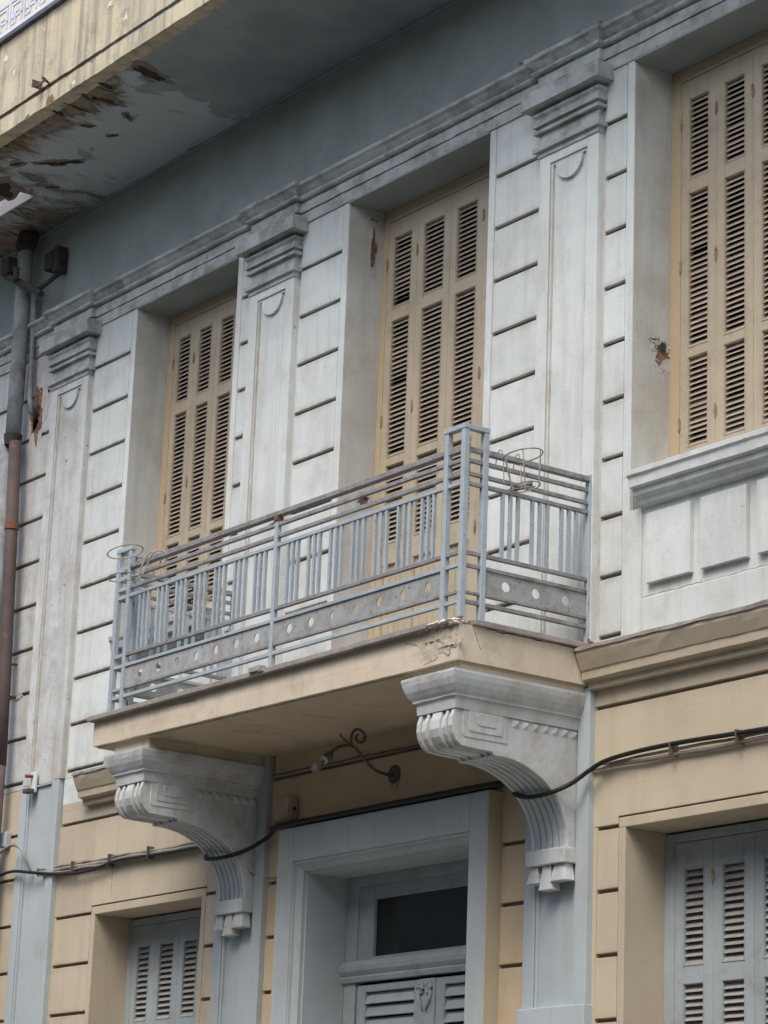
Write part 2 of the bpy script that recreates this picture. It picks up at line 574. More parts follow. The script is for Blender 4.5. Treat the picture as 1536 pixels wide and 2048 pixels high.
def blocks(x0, x1, z_top, z_bot, first, mat, pitch=GP, n_lab=None):
    """ashlar courses between joints; 'first' = z of the highest joint"""
    zt = z_top
    z = first
    while True:
        zb = max(z + GROOVE / 2, z_bot)
        if zt - zb > .02:
            put('ashlar_block', bx(x0, x1, 0 + random.uniform(-.0012, .0012), .03, zb, zt), {'white': 'blockwhite', 'whiteold': 'blockold'}[mat], B, bevel=.005)
        zt = z - GROOVE / 2
        z -= pitch
        if zt <= z_bot + .02:
            break

# upper piers
def pier(px0, px1, lo, ro):
    """px = pilaster, lo/ro = opening edges on either side (or wall ends)"""
    if lo is not None:
        put('jamb_margin', bx(lo, lo + .065, -.0015, .50, DOOR_F - .02 if lo == OPEN[1][1] else 6.19, HEAD), 'white', B, bevel=.005)
        blocks(lo + .071, px0 - .022, HEAD, 5.20, 8.52, 'white')
        put('joint_strip', bx(px0 - .022, px0, .004, .03, 5.2, HEAD), 'tan', B)
    if ro is not None:
        put('jamb_margin', bx(ro - .065, ro, -.0015, .50, DOOR_F - .02 if ro == OPEN[1][0] else 6.19, HEAD), 'white', B, bevel=.005)
        blocks(px1 + .022, ro - .071, HEAD, 5.20, 8.52, 'white')
        put('joint_strip', bx(px1, px1 + .022, .004, .03, 5.2, HEAD), 'tan', B)
for (a, b), zz in zip(OPEN, (6.205, DOOR_F, 6.205)):
    put('reveal', bx(a, a + .0025, .004, .2995, zz, HEAD - .0125), 'reveal', B)
    put('reveal', bx(b - .0025, b, .004, .2995, zz, HEAD - .0125), 'reveal', B)
pier(*PIL[0], None, OPEN[0][0])
pier(*PIL[1], OPEN[0][1], OPEN[1][0])
pier(*PIL[2], OPEN[1][1], OPEN[2][0])
pier(*PIL[3], OPEN[2][1], None)
blocks(-20.9, PIL[0][0] - .03, HEAD, 5.20, 8.52, 'whiteold')
put('joint_strip', bx(PIL[0][0] - .03, PIL[0][0], .004, .03, 5.2, HEAD), 'tan', B)
put('joint_strip', bx(PIL[3][1], XR, .002, .03, 0, HEAD), 'white', B)
# pier margins beside the parapets, below sill level
for x0, x1 in ((OPEN[0][0] - .065, OPEN[0][0]), (OPEN[0][1], OPEN[0][1] + .065), (OPEN[2][0] - .065, OPEN[2][0]), (OPEN[2][1], OPEN[2][1] + .065)):
    put('jamb_margin', bx(x0, x1, -.0015, .03, 5.2, 6.19), 'white', B, bevel=.004)

# entablature running band
ENT = [(.03, HEAD), (-.012, HEAD), (-.012, 8.948), (.006, 8.949), (.006, 8.955), (-.020, 8.956), (-.020, 9.030), (-.004, 9.031), (-.004, 9.038), (-.046, 9.040), (-.056, 9.050), (-.056, 9.064), (-.028, 9.066), (-.034, 9.078),
       (-.070, 9.115), (-.094, 9.130), (-.098, 9.152), (.012, 9.175), (.03, 9.175)]
put('entablature', MB().prism_x(ENT, XL, XR, .06, .004), 'cornice', B)
# window lintel soffits
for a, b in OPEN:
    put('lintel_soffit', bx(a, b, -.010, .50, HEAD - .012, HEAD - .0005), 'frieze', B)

# pilasters -----------------------------------------------------------------
def pilaster(x0, x1, ztop, zbot, mat, cap=True, open_top=False):
    s = MB()
    t = .105
    zp = ztop - .07 if not open_top else ztop - .0005
    s.box(x0, x0 + t, -PP, .03, zbot, ztop)
    s.box(x1 - t, x1, -PP, .03, zbot, ztop)
    if not open_top:
        s.box(x0 + t, x1 - t, -PP, .03, zp, ztop)
    p = put('pilaster', s, mat, B, bevel=.004)
    # stepped recessed panel
    q = MB()
    q.box(x0 + t + .008, x0 + t + .026, -PP + .004, .03, zbot, zp - .008)
    q.box(x1 - t - .020, x1 - t - .008, -PP + .010, .03, zbot, zp - .008)
    q.box(x0 + t + .026, x1 - t - .020, -PP + .006, .03, zp - .022, zp - .008)
    put('panel_groove', bx(x0 + t, x1 - t, .012, .0295, zbot, zp), 'groove', p)
    put('panel_moulding', q, 'dusty' if mat in ('white', 'whiteold') else mat, p, bevel=.003)
    put('panel', bx(x0 + t + .026, x1 - t - .020, -PP + .024, .03, zbot, zp - .022), mat, p)
    if cap:
        xc = (x0 + x1) / 2 + .003
        pr = [(xc + math.cos(a) * .130, zp - .024 + math.sin(a) * .125) for a in [math.pi + math.pi * i / 14 for i in range(15)]]
        put('lunette', MB().prism_y(pr, -PP + .002, -PP + .03), mat, p, bevel=.002)
        put('astragal', MB().wrap(x0, x1, -PP, .0, [(0, ztop - .012), (.010, ztop - .008), (.010, ztop + .026), (.034, ztop + .028), (.036, ztop + .056), (0, ztop + .062)], .08, .002, x0), 'cornice', p)
        put('neck', bx(x0, x1, -PP, .03, ztop + .062, 8.634), 'cornice', p)
        put('capital', MB().wrap(x0, x1, -PP, .0, [(0, 8.632), (.030, 8.633), (.030, 8.655), (.008, 8.657), (.012, 8.676), (.036, 8.680), (.036, 8.700), (.020, 8.703), (.024, 8.735),
                                                  (.040, 8.752), (.040, 8.766), (.004, 8.768), (.004, 8.796), (.092, 8.797), (.094, 8.893), (.084, 8.905), (0, 8.91)], .08, .003, x0), 'cornice', p)
        put('entablature_break', MB().wrap(x0, x1, -PP, .0, [(0, 8.906), (.005, 8.91), (.005, 8.949), (-.012, 8.950), (-.012, 8.956), (.013, 8.957), (.013, 9.030), (-.004, 9.031), (-.004, 9.038), (.038, 9.040), (.048, 9.05), (.048, 9.064), (.020, 9.066), (.028, 9.078),
                                                            (.062, 9.115), (.084, 9.130), (.088, 9.156), (-.02, 9.172)], .03, .006, x0), 'cornice', p)
    return p
pilasters = []
for i, (a, b) in enumerate(PIL):
    pilasters.append(pilaster(a, b, 8.48, 5.205, 'white' if i else 'whiteold'))
# crumbling weeds and mortar crumbs on the ledge
def crumbs(x0, x1, y, z, n, r, mat, name, parent=None, sp=.02):
    m = MB()
    for i in range(n):
        c = Vector((random.uniform(x0, x1), y + random.uniform(-sp, sp), z))
        rr = r * random.uniform(.4, 1.2)
        o = len(m.v)
        for k in range(5):
            a = 2 * math.pi * k / 5 + random.random()
            m.v.append(tuple(c + Vector((math.cos(a) * rr, math.sin(a) * rr, random.uniform(-.3, .3) * rr))))
        m.v.append(tuple(c + Vector((0, 0, rr * random.uniform(.4, 1.0)))))
        m.v.append(tuple(c - Vector((0, 0, rr * .6))))
        for k in range(5):
            m.f.append((o + k, o + (k + 1) % 5, o + 5))
            m.f.append((o + (k + 1) % 5, o + k, o + 6))
    return put(name, m, mat, parent, kind='stuff')
crumbs(-12.5, -11.65, -.10, 9.165, 90, .012, 'coping', 'mortar_crumbs', B)
crumbs(-15.7, -15.3, -.10, 9.165, 22, .011, 'coping', 'mortar_crumbs', B)

# eave / upper balcony --------------------------------------------------------
YE = -1.28
SX0, SX1, SY0, SY1 = -19.3, -18.35, -.625, -.475     # slot broken through the slab
s = MB()
s.box(XL, SX0, YE + .002, .0, 9.99, 10.13)
s.box(SX1, XR, YE + .002, .0, 9.99, 10.13)
s.box(SX0, SX1, YE + .002, SY0, 9.99, 10.13)
s.box(SX0, SX1, SY1, .0, 9.99, 10.13)
put('eave_soffit', s, 'soffit', B)
put('eave_soffit_bead', bx(XL, XR, -.010, .0115, 9.966, 9.988), 'frieze', B, bevel=.004)
s = MB()
s.box(SX0 - .05, SX1 + .03, SY1 - .004, SY1 + .04, 10.0, 10.32)
put('slot_lining', bx(SX0, SX1 - .002, SY1 - .006, SY1 - .0005, 9.986, 10.131), 'railwhite', B)
put('slot_upstand', bx(SX0 - .05, SX1 + .03, SY1 + .001, SY1 + .04, 10.131, 10.32), 'white', B)
f = MB()
f.prism_x([(YE + .12, 9.985), (YE, 9.985), (YE, 10.118), (YE + .03, 10.120), (YE + .03, 10.146), (YE - .008, 10.150), (YE - .008, 10.77), (YE + .12, 10.77)], XL, XR, .05, .006)
put('fascia', f, 'fascia', B)
put('drip_edge', MB().prism_x([(YE + .12, 10.771), (YE - .045, 10.771), (YE - .05, 10.80), (YE - .03, 10.825), (YE + .12, 10.825)], XL, XR, .1, .004), 'deck', B)
# upper balustrade of white iron squares
ub = MB().box(XL, XR, YE - .02, YE + .02, 10.826, 10.862)
ub.box(XL, XR, YE - .015, YE + .015, 11.55, 11.6)
ub.box(XL, XR, YE - .006, YE + .010, 11.10, 11.125)
urail = put('upper_balustrade', ub, 'railwhite', B)
barm = bx(-.011, .011, -.011, .011, 10.862, 11.55).mesh('bar')
fix_normals(barm)
barm.materials.append(M['railwhite'])
sq = MB()
for (a, b, c, d) in ((-.085, .085, 10.95, 10.97), (-.085, .085, 11.06, 11.08), (-.085, -.065, 10.97, 11.06), (.065, .085, 10.90, 11.06), (-.03, .03, 10.99, 11.005), (-.03, -.015, 10.90, 10.99), (-.09, -.02, 10.90, 10.915)):
    sq.box(a, b, -.007, .007, c, d)
sqm = sq.mesh('fret')
fix_normals(sqm)
sqm.materials.append(M['railwhite'])
x = -18.6
while x < -12.5:
    put('bar', barm, 0, urail, loc=(x, YE, 0))
    put('fret', sqm, 0, urail, loc=(x + .11, YE, 0))
    x += .235

# ragged holes where the concrete has fallen away
def blob(name, c, rx, ry, axis, mat, parent=None, seed=0, depth=.012, rot=0, jag=.35, n=30):
    """irregular thin flake; axis = normal direction 'z','x' or 'y'; c = centre on the surface"""
    rnd = random.Random(seed)
    pts = []
    for i in range(n):
        a = 2 * math.pi * i / n
        k = 1 + jag * 1.5 * mnoise.noise(Vector((math.cos(a) * 1.7 + seed * 3.1, math.sin(a) * 1.7, seed * .7))) + rnd.uniform(-jag, jag) * .22
        u, v = math.cos(a) * rx * k, math.sin(a) * ry * k
        u, v = u * math.cos(rot) - v * math.sin(rot), u * math.sin(rot) + v * math.cos(rot)
        pts.append((u, v))
    m = MB()
    if axis == 'z':
        m.prism_z([(c[0] + u, c[1] + v) for u, v in pts], c[2] - depth, c[2])
    elif axis == 'x':
        o = [(c[1] + u, c[2] + v) for u, v in pts]
        m.prism_x(o, c[0], c[0] + depth)
    else:
        m.prism_y([(c[0] + u, c[2] + v) for u, v in pts], c[1] - depth, c[1])
    return put(name, m, mat, parent)
Z0 = 9.9895
HOLES = [(-15.675, -1.131, -15.754, -.836, .045), (-16.343, -1.054, -16.352, -.888, .028), (-16.352, -1.198, -16.406, -1.06, .022), (-17.716, -.773, -17.60, -.64, .026),
         (-17.60, -.66, -17.458, -.536, .022), (-18.113, -.505, -18.054, -.423, .018), (-18.42, -.90, -18.40, -.66, .12), (-16.581, -1.195, -16.603, -.988, .016), (-16.853, -.886, -16.819, -.818, .016),
         (-16.44, -.757, -16.528, -.651, .010), (-16.906, -.634, -16.822, -.595, .010), (-17.911, -.935, -17.80, -.884, .020), (-16.75, -1.20, -16.79, -1.09, .03), (-16.1, -1.18, -16.13, -1.05, .018)]
for i, (xa, ya, xb, yb, wd_) in enumerate(HOLES):
    l_ = math.hypot(xb - xa, yb - ya) / 2
    ang = math.atan2(yb - ya, xb - xa)
    cx_, cy_ = (xa + xb) / 2, (ya + yb) / 2
    blob('flaked_paint', (cx_, cy_, Z0), l_ * 1.35, wd_ * 1.8 + .01, 'z', 'rustedge', B, seed=i + 40, depth=.003, rot=ang, jag=.6)
    blob('spalled_hole', (cx_, cy_, Z0 - .003), l_, wd_, 'z', 'hole', B, seed=i + 3, depth=.003, rot=ang, jag=.6)

# windows ---------------------------------------------------------------------
slat_cache = {}
def slat_mesh(wd, pitch, mat):
    k = (round(wd, 3), pitch, mat)
    if k not in slat_cache:
        m = MB()
        L_, t = pitch * 1.25, .005
        a = R(55)
        dy, dz = math.cos(a) * L_ / 2, math.sin(a) * L_ / 2
        ny, nz_ = -math.sin(a) * t / 2, math.cos(a) * t / 2
        p = []
        for (yy, zz) in ((-dy - ny * -1, -dz + nz_), (-dy + ny, -dz - nz_), (dy + ny, dz - nz_), (dy - ny, dz + nz_)):
            p.append((yy, zz))
        m.prism_x(p, -wd / 2, wd / 2)
        me = m.mesh('slat')
        fix_normals(me)
        me.materials.append(M[mat])
        slat_cache[k] = me
    return slat_cache[k]
loose = {'slat': MB(), 'slatblue': MB()}

def leaf(win, xa, xb, zt, zb, secs, panel, pitch, mats, stile, indiv, Y=.305, zmin=-1):
    fr = MB()
    fr.box(xa + .001, xa + stile, Y, Y + .04, zb, zt)
    fr.box(xb - stile, xb - .001, Y, Y + .04, zb, zt)
    a, b = xa + stile, xb - stile
    edges = []
    for z1, z0 in secs:
        edges.append((z0, z1))
    if panel:
        edges.append(panel)
    edges.sort(reverse=True)
    top = zt
    for z0, z1 in edges:
        fr.box(a, b, Y, Y + .04, z1, top)
        top = z0
    fr.box(a, b, Y, Y + .04, zb, top)
    # fine beads round the louvres
    o = put('shutter_leaf', fr, mats[0], win, bevel=.0025)
    bd = MB()
    for z0, z1 in edges:
        bd.box(a - .010, a - .004, Y - .0035, Y, z0 - .01, z1 + .01)
        bd.box(b + .004, b + .010, Y - .0035, Y, z0 - .01, z1 + .01)
        bd.box(a - .004, b + .004, Y - .0035, Y, z1 + .004, z1 + .010)
        bd.box(a - .004, b + .004, Y - .0035, Y, z0 - .010, z0 - .004)
    put('bead', bd, mats[0], win)
    if panel:
        pn = MB()
        k = 3
        for i in range(k):
            pn.box(a + (b - a) * i / k + .0015, a + (b - a) * (i + 1) / k - .0015, Y + .015 + .001 * i, Y + .03, *panel)
        put('door_panel', pn, mats[0], win)
    wd = b - a
    me = slat_mesh(wd, pitch, mats[1])
    for z1, z0 in secs:
        n = int(round((z1 - z0) / pitch))
        pt = (z1 - z0) / n
        for i in range(n):
            z = z1 - pt * (i + .5)
            yj = Y + .022 + random.uniform(-.001, .001)
            if indiv and z > zmin:
                put('slat', me, 0, win, loc=((a + b) / 2, yj, z), rot=(random.uniform(-.09, .09) if random.random() > .04 else random.uniform(-.4, .25), random.uniform(-.006, .006), 0))
            else:
                lb = loose[mats[1]]
                o_ = len(lb.v)
                lb.v += [((a + b) / 2 + v.co.x, yj + v.co.y, z + v.co.z) for v in me.vertices]
                lb.f += [tuple(o_ + q for q in p.vertices) for p in me.polygons]

def window(o0, o1, head, bottom, joints, ztop, zbot, secs, panel, pitch, mats, fmat, stile, ind, hinges, zmin=-1, kind='window'):
    fr = MB()
    fr.box(o0, joints[0], .300, .35, bottom, head - .013)
    fr.box(joints[-1], o1, .300, .35, bottom, head - .013)
    fr.box(joints[0], joints[-1], .300, .35, ztop, head - .013)
    win = put(kind, fr, fmat, B, bevel=.004)
    for i in range(len(joints) - 1):
        leaf(win, joints[i], joints[i + 1], ztop - .004, zbot, secs, panel, pitch, mats, stile, i in ind, .305 if i not in (len(joints) // 2,) else .306, zmin)
    put('window_pane', bx(o0, o1, .40, .41, bottom, head), 'glass', win)
    put('reveal_lining', bx(o0, o0 + .02, .345, .52, bottom, head), 'dark', win)
    for hx, hz in hinges:
        h = MB()
        h.box(hx - .013, hx + .013, .3005, .3055, hz - .028, hz + .028)
        h.tube([(hx, .299, hz - .042), (hx, .299, hz + .042)], .0055, 6)
        put('hinge', h, 'hinge', win)
    return win
UP = [(8.635, 8.115), (8.01, 7.03), (6.955, 6.41)]
W1 = window(*OPEN[0], HEAD, 6.2, [-17.285, -16.98, -16.675, -16.365, -16.05], 8.77, 6.24, UP, None, .0345, ('shutter', 'slat'), 'frame', .07, (),
            [(-17.285, 8.45), (-16.98, 8.42), (-17.285, 7.35), (-16.98, 7.42)])
W2 = window(*OPEN[1], HEAD, DOOR_F, [-14.445, -14.095, -13.72, -13.355, -12.99], 8.77, DOOR_F + .02, UP, (5.36, 6.25), .0345, ('shutter', 'slat'), 'frame', .076, (0,),
            [(-14.445, 8.45), (-14.095, 8.47), (-14.445, 7.30), (-14.095, 7.33), (-13.355, 8.50), (-13.355, 7.38), (-13.355, 6.33), (-14.445, 6.0)], kind='balcony_door', zmin=6.95)
W3 = window(*OPEN[2], HEAD, 6.2, [-11.395, -11.082, -10.765, -10.45, -10.09], 8.77, 6.24, UP, None, .0345, ('shutter', 'slat'), 'frame', .075, (0, 1, 2),
            [(-11.395, 8.48), (-11.082, 8.50), (-11.395, 7.55), (-11.082, 7.55), (-11.395, 6.55), (-11.082, 6.57), (-10.765, 8.5)])
LS = [(3.895, 3.365), (3.25, 2.45)]
WL = window(*LOW[0], 4.12, 2.25, [-17.35, -17.04, -16.71, -16.39, -16.04], 4.055, 2.27, LS, None, .0405, ('shutterblue', 'slatblue'), 'shutterblue', .075, (), [])
WR = window(*LOW[2], 4.12, 2.25, [-11.405, -11.090, -10.762, -10.44, -10.08], 4.055, 2.27, LS, None, .0405, ('shutterblue', 'slatblue'), 'shutterblue', .08, (0, 1, 2), [(-11.09, 3.84)], zmin=2.9)
for k, nm in (('slat', 'louvre_slats'), ('slatblue', 'louvre_slats')):
    put(nm, loose[k], k, B, kind='stuff')

# window sills and parapets ----------------------------------------------------
SILL = [(.03, 5.975), (-.035, 5.985), (-.045, 6.012), (-.052, 6.016), (-.078, 6.030), (-.082, 6.066), (-.112, 6.074), (-.118, 6.125), (-.132, 6.14), (-.134, 6.170), (.03, 6.195)]
for (a, b), nm in ((OPEN[0], 'left'), (OPEN[2], 'right')):
    sl = put('window_sill', MB().prism_x(SILL, a + .118, b - .118, .05, .0025), 'cornice' if nm == 'left' else 'white', B)
    put('sill_board', bx(a, b, .031, .50, 6.191, 6.205), 'white', sl)
    put('parapet', bx(a, a + .105, 0, .03, 5.2, 5.98), 'white', B, bevel=.003)
    put('parapet', bx(b - .105, b, 0, .03, 5.2, 5.98), 'white', B, bevel=.003)
    put('parapet', bx(a + .105, b - .105, 0, .03, 5.2, 5.43), 'white', B, bevel=.003)
    put('parapet_field', bx(a + .105, b - .105, .014, .03, 5.43, 5.98), 'white', B)
    n = 3
    x0 = a + .168
    wd = .372
    gap = .0865
    if nm == 'left':
        gap = .06
        wd = .37
    for i in range(n):
        put('raised_panel', bx(x0, x0 + wd, -.020, .014, 5.508, 5.926), 'white', B, bevel=.003)
        x0 += wd + gap

# string cornice -------------------------------------------------------------
STR = [(.03, 4.945), (-.05, 4.948), (-.05, 4.985), (-.062, 4.992), (-.095, 4.998), (-.100, 5.046), (-.108, 5.052), (-.132, 5.105), (-.145, 5.135), (-.148, 5.158), (.03, 5.158)]
STC = [(.03, 5.1585), (-.158, 5.1585), (-.158, 5.180), (.03, 5.205)]
for a, b in ((-17.62, -15.87), (-11.775, XR)):
    sc = put('string_cornice', MB().prism_x(STR, a, b, .08, .003), 'beige', B)
    put('cornice_capping', MB().prism_x(STC, a - .01 if a < -15 else a, b, .04, .007), 'coping', sc)
# beige frieze bands (slightly in shade of the cornice)
for a, b in ((-18.01, -15.70), (-15.10, -12.34), (-11.77, XR)):
    put('frieze_band', bx(a, b, .0, .03, 4.852, 4.945), 'bouncewall' if a == -15.10 else 'beige', B, bevel=.003)
put('wall_band', bx(-18.01, -17.44, -.001, .03, 5.0, 5.198), 'white', B)
put('wall_band', bx(-15.10, -12.34, -.001, .03, 4.945, 5.2), 'bouncewall', B)
put('wall_band', bx(-18.01, -17.44, 0, .03, 4.945, 5.0), 'beige', B)
put('wall_band', bx(-17.44, -15.7, .005, .03, 4.945, 5.2), 'beige', B)
put('wall_band', bx(-11.77, XR, .005, .03, 4.945, 5.2), 'beige', B)

# lower wall fields -----------------------------------------------------------
def field(a, b, z0, z1, mat='beige', name='wall_field', y=0.):
    put(name, bx(a, b, y, .03, z0, z1), mat, B, bevel=.003)
G1 = 4.133
gz = [G1 - GP * i for i in range(12)]
def courses(a, b, mat='beige'):
    zt = G1 - .012
    for k in range(1, 12):
        zb = G1 - GP * k + .012
        if zb < .3:
            break
        put('ashlar_block', bx(a, b, random.uniform(-.001, .001), .03, zb, zt), 'blockbeige' if mat == 'beige' else mat, B, bevel=.004)
        zt = zb - .024
# around each lower window: outline joint at z=4.18, margin strip 0.06
def lowbay(xa, wa, wb, xb):
    # joint outline
    j = .010
    field(xa, wa - .062, G1 + .012, 4.828)
    field(wb + .062, xb, G1 + .012, 4.828)
    field(wa - .062, wb + .062, 4.188, 4.828)
    m = MB()
    m.box(wa - .055, wb + .055, 0, .50, 4.12, 4.178)
    m.box(wa - .055, wa, 0, .50, 2.2, 4.12)
    m.box(wb, wb + .055, 0, .50, 2.2, 4.12)
    put('architrave', m, 'beige', B, bevel=.004)
    courses(xa + .04, wa - .060)
    courses(wb + .060, xb - .04)
    put('joint_strip', bx(xa, xa + .038, .002, .03, .3, G1 + .010), 'beigestrip', B)
    put('joint_strip', bx(xb - .038, xb, .002, .03, .3, G1 + .010), 'beigestrip', B)
    field(wa, wb, .3, 2.24)
lowbay(-18.04, *LOW[0], -15.72)
lowbay(-11.77, *LOW[2], -9.40)
for a, b in ((-15.13, -14.86), (-12.61, -12.33)):
    field(a, b, G1 + .012, 4.828, 'bouncewall')
    courses(a, b, 'bouncewall')
field(-14.86, -12.61, 4.20, 4.828, 'bouncewall')
# far left, beyond the first pilaster
zt = 4.828
field(-20.9, -18.66, G1 + GP + .012, 4.828)
field(-20.9, -18.66, G1 + .012, G1 + GP - .012)
courses(-20.9, -18.66)
put('frieze_band', bx(-20.9, -18.62, .0, .03, 4.852, 5.198), 'beige', B, bevel=.003)
field(XL, XR, 0, .299, 'beige', 'plinth', -.02)
# lower pilasters
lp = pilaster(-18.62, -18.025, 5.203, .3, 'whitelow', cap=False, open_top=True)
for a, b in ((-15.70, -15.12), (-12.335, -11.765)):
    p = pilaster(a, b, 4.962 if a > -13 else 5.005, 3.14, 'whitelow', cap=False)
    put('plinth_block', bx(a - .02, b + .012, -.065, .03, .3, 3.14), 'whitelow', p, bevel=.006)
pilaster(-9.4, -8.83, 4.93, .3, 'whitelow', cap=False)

# ------------------------------------------------------------------ brackets
PROF = [(-.939, 4.722), (-.958, 4.67), (-.962, 4.62), (-.948, 4.575), (-.925, 4.54), (-.888, 4.513), (-.80, 4.509), (-.662, 4.507), (-.652, 4.489),
        (-.58, 4.489), (-.51, 4.482), (-.45, 4.470), (-.398, 4.452), (-.34, 4.428), (-.286, 4.399), (-.236, 4.362), (-.194, 4.316), (-.160, 4.272), (-.136, 4.226), (-.118, 4.18), (-.106, 4.14), (-.099, 4.09), (-.098, 4.035)]
def offset(prof, d):
    out = []
    n = len(prof)
    for i, (y, z) in enumerate(prof):
        a, b = prof[max(i - 1, 0)], prof[min(i + 1, n - 1)]
        ty, tz = b[0] - a[0], b[1] - a[1]
        l = math.hypot(ty, tz)
        # inward normal (to +y / +z side)
        out.append((y + -tz / l * d, z + ty / l * d))
    return out
def bracket(xc):
    hw = .167
    x0, x1 = xc - hw, xc + hw
    core = offset(PROF, .020)
    loop = core + [(.0, 4.035), (.0, 4.722)]
    # profile order is front-top -> bottom -> wall
    br = put('console_bracket', MB().prism_x(loop, x0 + .004, x1 - .004), 'carve', B)
    # cheeks
    cheek = PROF + [(.0, 4.035), (.0, 4.722)]
    for a, b in ((x0, x0 + .030), (x1 - .030, x1)):
        put('cheek', MB().prism_x(cheek, a, b, .03, .003, a), 'carve', br, bevel=.004)
    # front ridges (top, curved box part)
    up = PROF[:9]
    ui = offset(PROF, .028)[:9]
    for a, b in ((xc - .095, xc - .070), (xc - .040, xc + .048), (xc + .085, xc + .108)):
        pr = up + list(reversed(ui))
        put('ridge', MB().prism_x(pr, a, b), 'carve', br, bevel=.006)
    # ribs under the curve
    lo = PROF[8:]
    li = offset(PROF, .028)[8:]
    pr = lo + list(reversed(li))
    n = 5
    wd = (2 * hw - .060) / n
    for i in range(n):
        a = x0 + .030 + i * wd + .006
        put('rib', MB().prism_x([(y + .003, z + .002) for y, z in pr], a, a + wd - .012), 'whitelow', br, bevel=.004)
    # capital
    cp = [(0, 4.722), (.012, 4.722), (.018, 4.775), (.022, 4.785), (.034, 4.79), (.034, 4.80), (.048, 4.818), (.066, 4.85), (.078, 4.885), (.084, 4.915), (.084, 4.930), (0, 4.935)]
    put('capital', MB().wrap(x0, x1, -.935, .0, cp, .07, .003, xc), 'carve', br)
    put('bed_block', bx(x0 - .06, x1 + .06, -.955, .0, 4.934, 4.99 if xc > -13 else 5.02), 'slab', br, bevel=.006)
    # carved key pattern and diamond beads on the outer cheek (and its mirror)
    for sx in (1, -1):
        xf = x1 if sx > 0 else x0
        def plate(y0, y1, z0, z1, t, nm):
            n_ = MB()
            r = .022
            pts = []
            for cy, cz, a0 in ((y0 + r, z0 + r, 180), (y1 - r * .3, z0 + r * .3, 270), (y1 - r * .3, z1 - r * .3, 0), (y0 + r, z1 - r, 90)):
                rr = r if cy == y0 + r else r * .3
                for k in range(4):
                    a = R(a0 + 30 * k)
                    pts.append((cy + math.cos(a) * rr, cz + math.sin(a) * rr))
            n_.prism_x(pts, xf - .004 if sx > 0 else xf - t, xf + t if sx > 0 else xf + .004)
            return put(nm, n_, 'carve', br, bevel=.004)
        plate(-.885, -.560, 4.565, 4.748, .005, 'carved_panel')
        plate(-.845, -.600, 4.600, 4.735, .010, 'carved_panel')
        plate(-.790, -.650, 4.640, 4.715, .015, 'carved_panel')
        for k in range(7):
            yc = -.500 + k * .073
            zc = 4.693 - .0 * k
            m = MB()
            h = .026
            m.v = [(xf, yc - h, zc - h), (xf, yc + h, zc - h), (xf, yc + h, zc + h), (xf, yc - h, zc + h), (xf + sx * .016, yc, zc)]
            m.f = [(0, 1, 4), (1, 2, 4), (2, 3, 4), (3, 0, 4), (3, 2, 1, 0)]
            put('diamond_bead', m, 'carve', br)
    # block and drops below
    put('foot_block', bx(x0 - .012, x1 + .010, -.128, .0, 3.945, 4.036), 'carve', br, bevel=.006)
    for a, b, z in ((xc - .165, xc - .085, 3.845), (xc - .055, xc + .035, 3.80), (xc + .05, xc + .165, 3.845)):
        m = MB()
        o = .012
        m.quadbox([(a - o, -.118, z), (a - o, -.045, z), (b + o, -.045, z), (b + o, -.118, z), (a + .01, -.105, 3.945), (a + .01, -.045, 3.945), (b - .01, -.045, 3.945), (b - .01, -.105, 3.945)])
        put('drop', m, 'carve', br, bevel=.004)
    return br
bracket(-12.045)
bracket(-15.415)

# ------------------------------------------------------------------ balcony slab
BX0, BX1 = -15.86, -11.79
sl = MB()
xs = [BX0 + (BX1 - BX0) * i / 40 for i in range(41)]
o = 0
rows = []
for i, x in enumerate(xs):
    t = i / 40
    zb = 5.022 + (4.975 - 5.022) * t + mnoise.noise(Vector((x * 5, 1, 1))) * .004
    yf = -1.0 + mnoise.noise(Vector((x * 6, 7, 1))) * .004
    if t > .90:
        zb += (mnoise.noise(Vector((x * 25, 3, 1))) + .3) * .012
    rows.append([(x, yf - .0, zb), (x, 0, zb - .002), (x, 0, 5.19), (x, yf + .004, 5.19), (x, yf - .002, (zb + 5.19) / 2)])
for r_ in rows:
    sl.v += r_
for i in range(40):
    a, b = i * 5, (i + 1) * 5
    for j in range(5):
        sl.f.append((a + j, b + j, b + (j + 1) % 5, a + (j + 1) % 5))
sl.f.append((0, 1, 2, 3, 4))
sl.f.append(tuple(200 + j for j in (4, 3, 2, 1, 0)))
slab = put('balcony_slab', sl, 'slab', B)
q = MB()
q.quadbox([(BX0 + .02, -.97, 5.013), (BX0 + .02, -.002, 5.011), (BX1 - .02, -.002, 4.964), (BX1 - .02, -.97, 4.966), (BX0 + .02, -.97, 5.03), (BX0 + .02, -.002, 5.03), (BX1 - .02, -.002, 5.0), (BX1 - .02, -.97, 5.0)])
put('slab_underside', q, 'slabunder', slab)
blob('grey_patch', (-12.00, -1.0005, 5.09), .20, .088, 'y', 'stain', slab, seed=5, depth=.002, jag=.4, n=40)
blob('grey_patch', (-11.90, -1.0025, 5.11), .085, .075, 'y', 'rubble2', slab, seed=8, depth=.003, jag=.5, n=40)
crumbs(-11.98, -11.80, -1.003, 5.07, 26, .010, 'rubble2', 'broken_mortar', slab, .004)
crumbs(-12.1, -11.82, -1.003, 5.12, 26, .009, 'rubble2', 'broken_mortar', slab, .004)
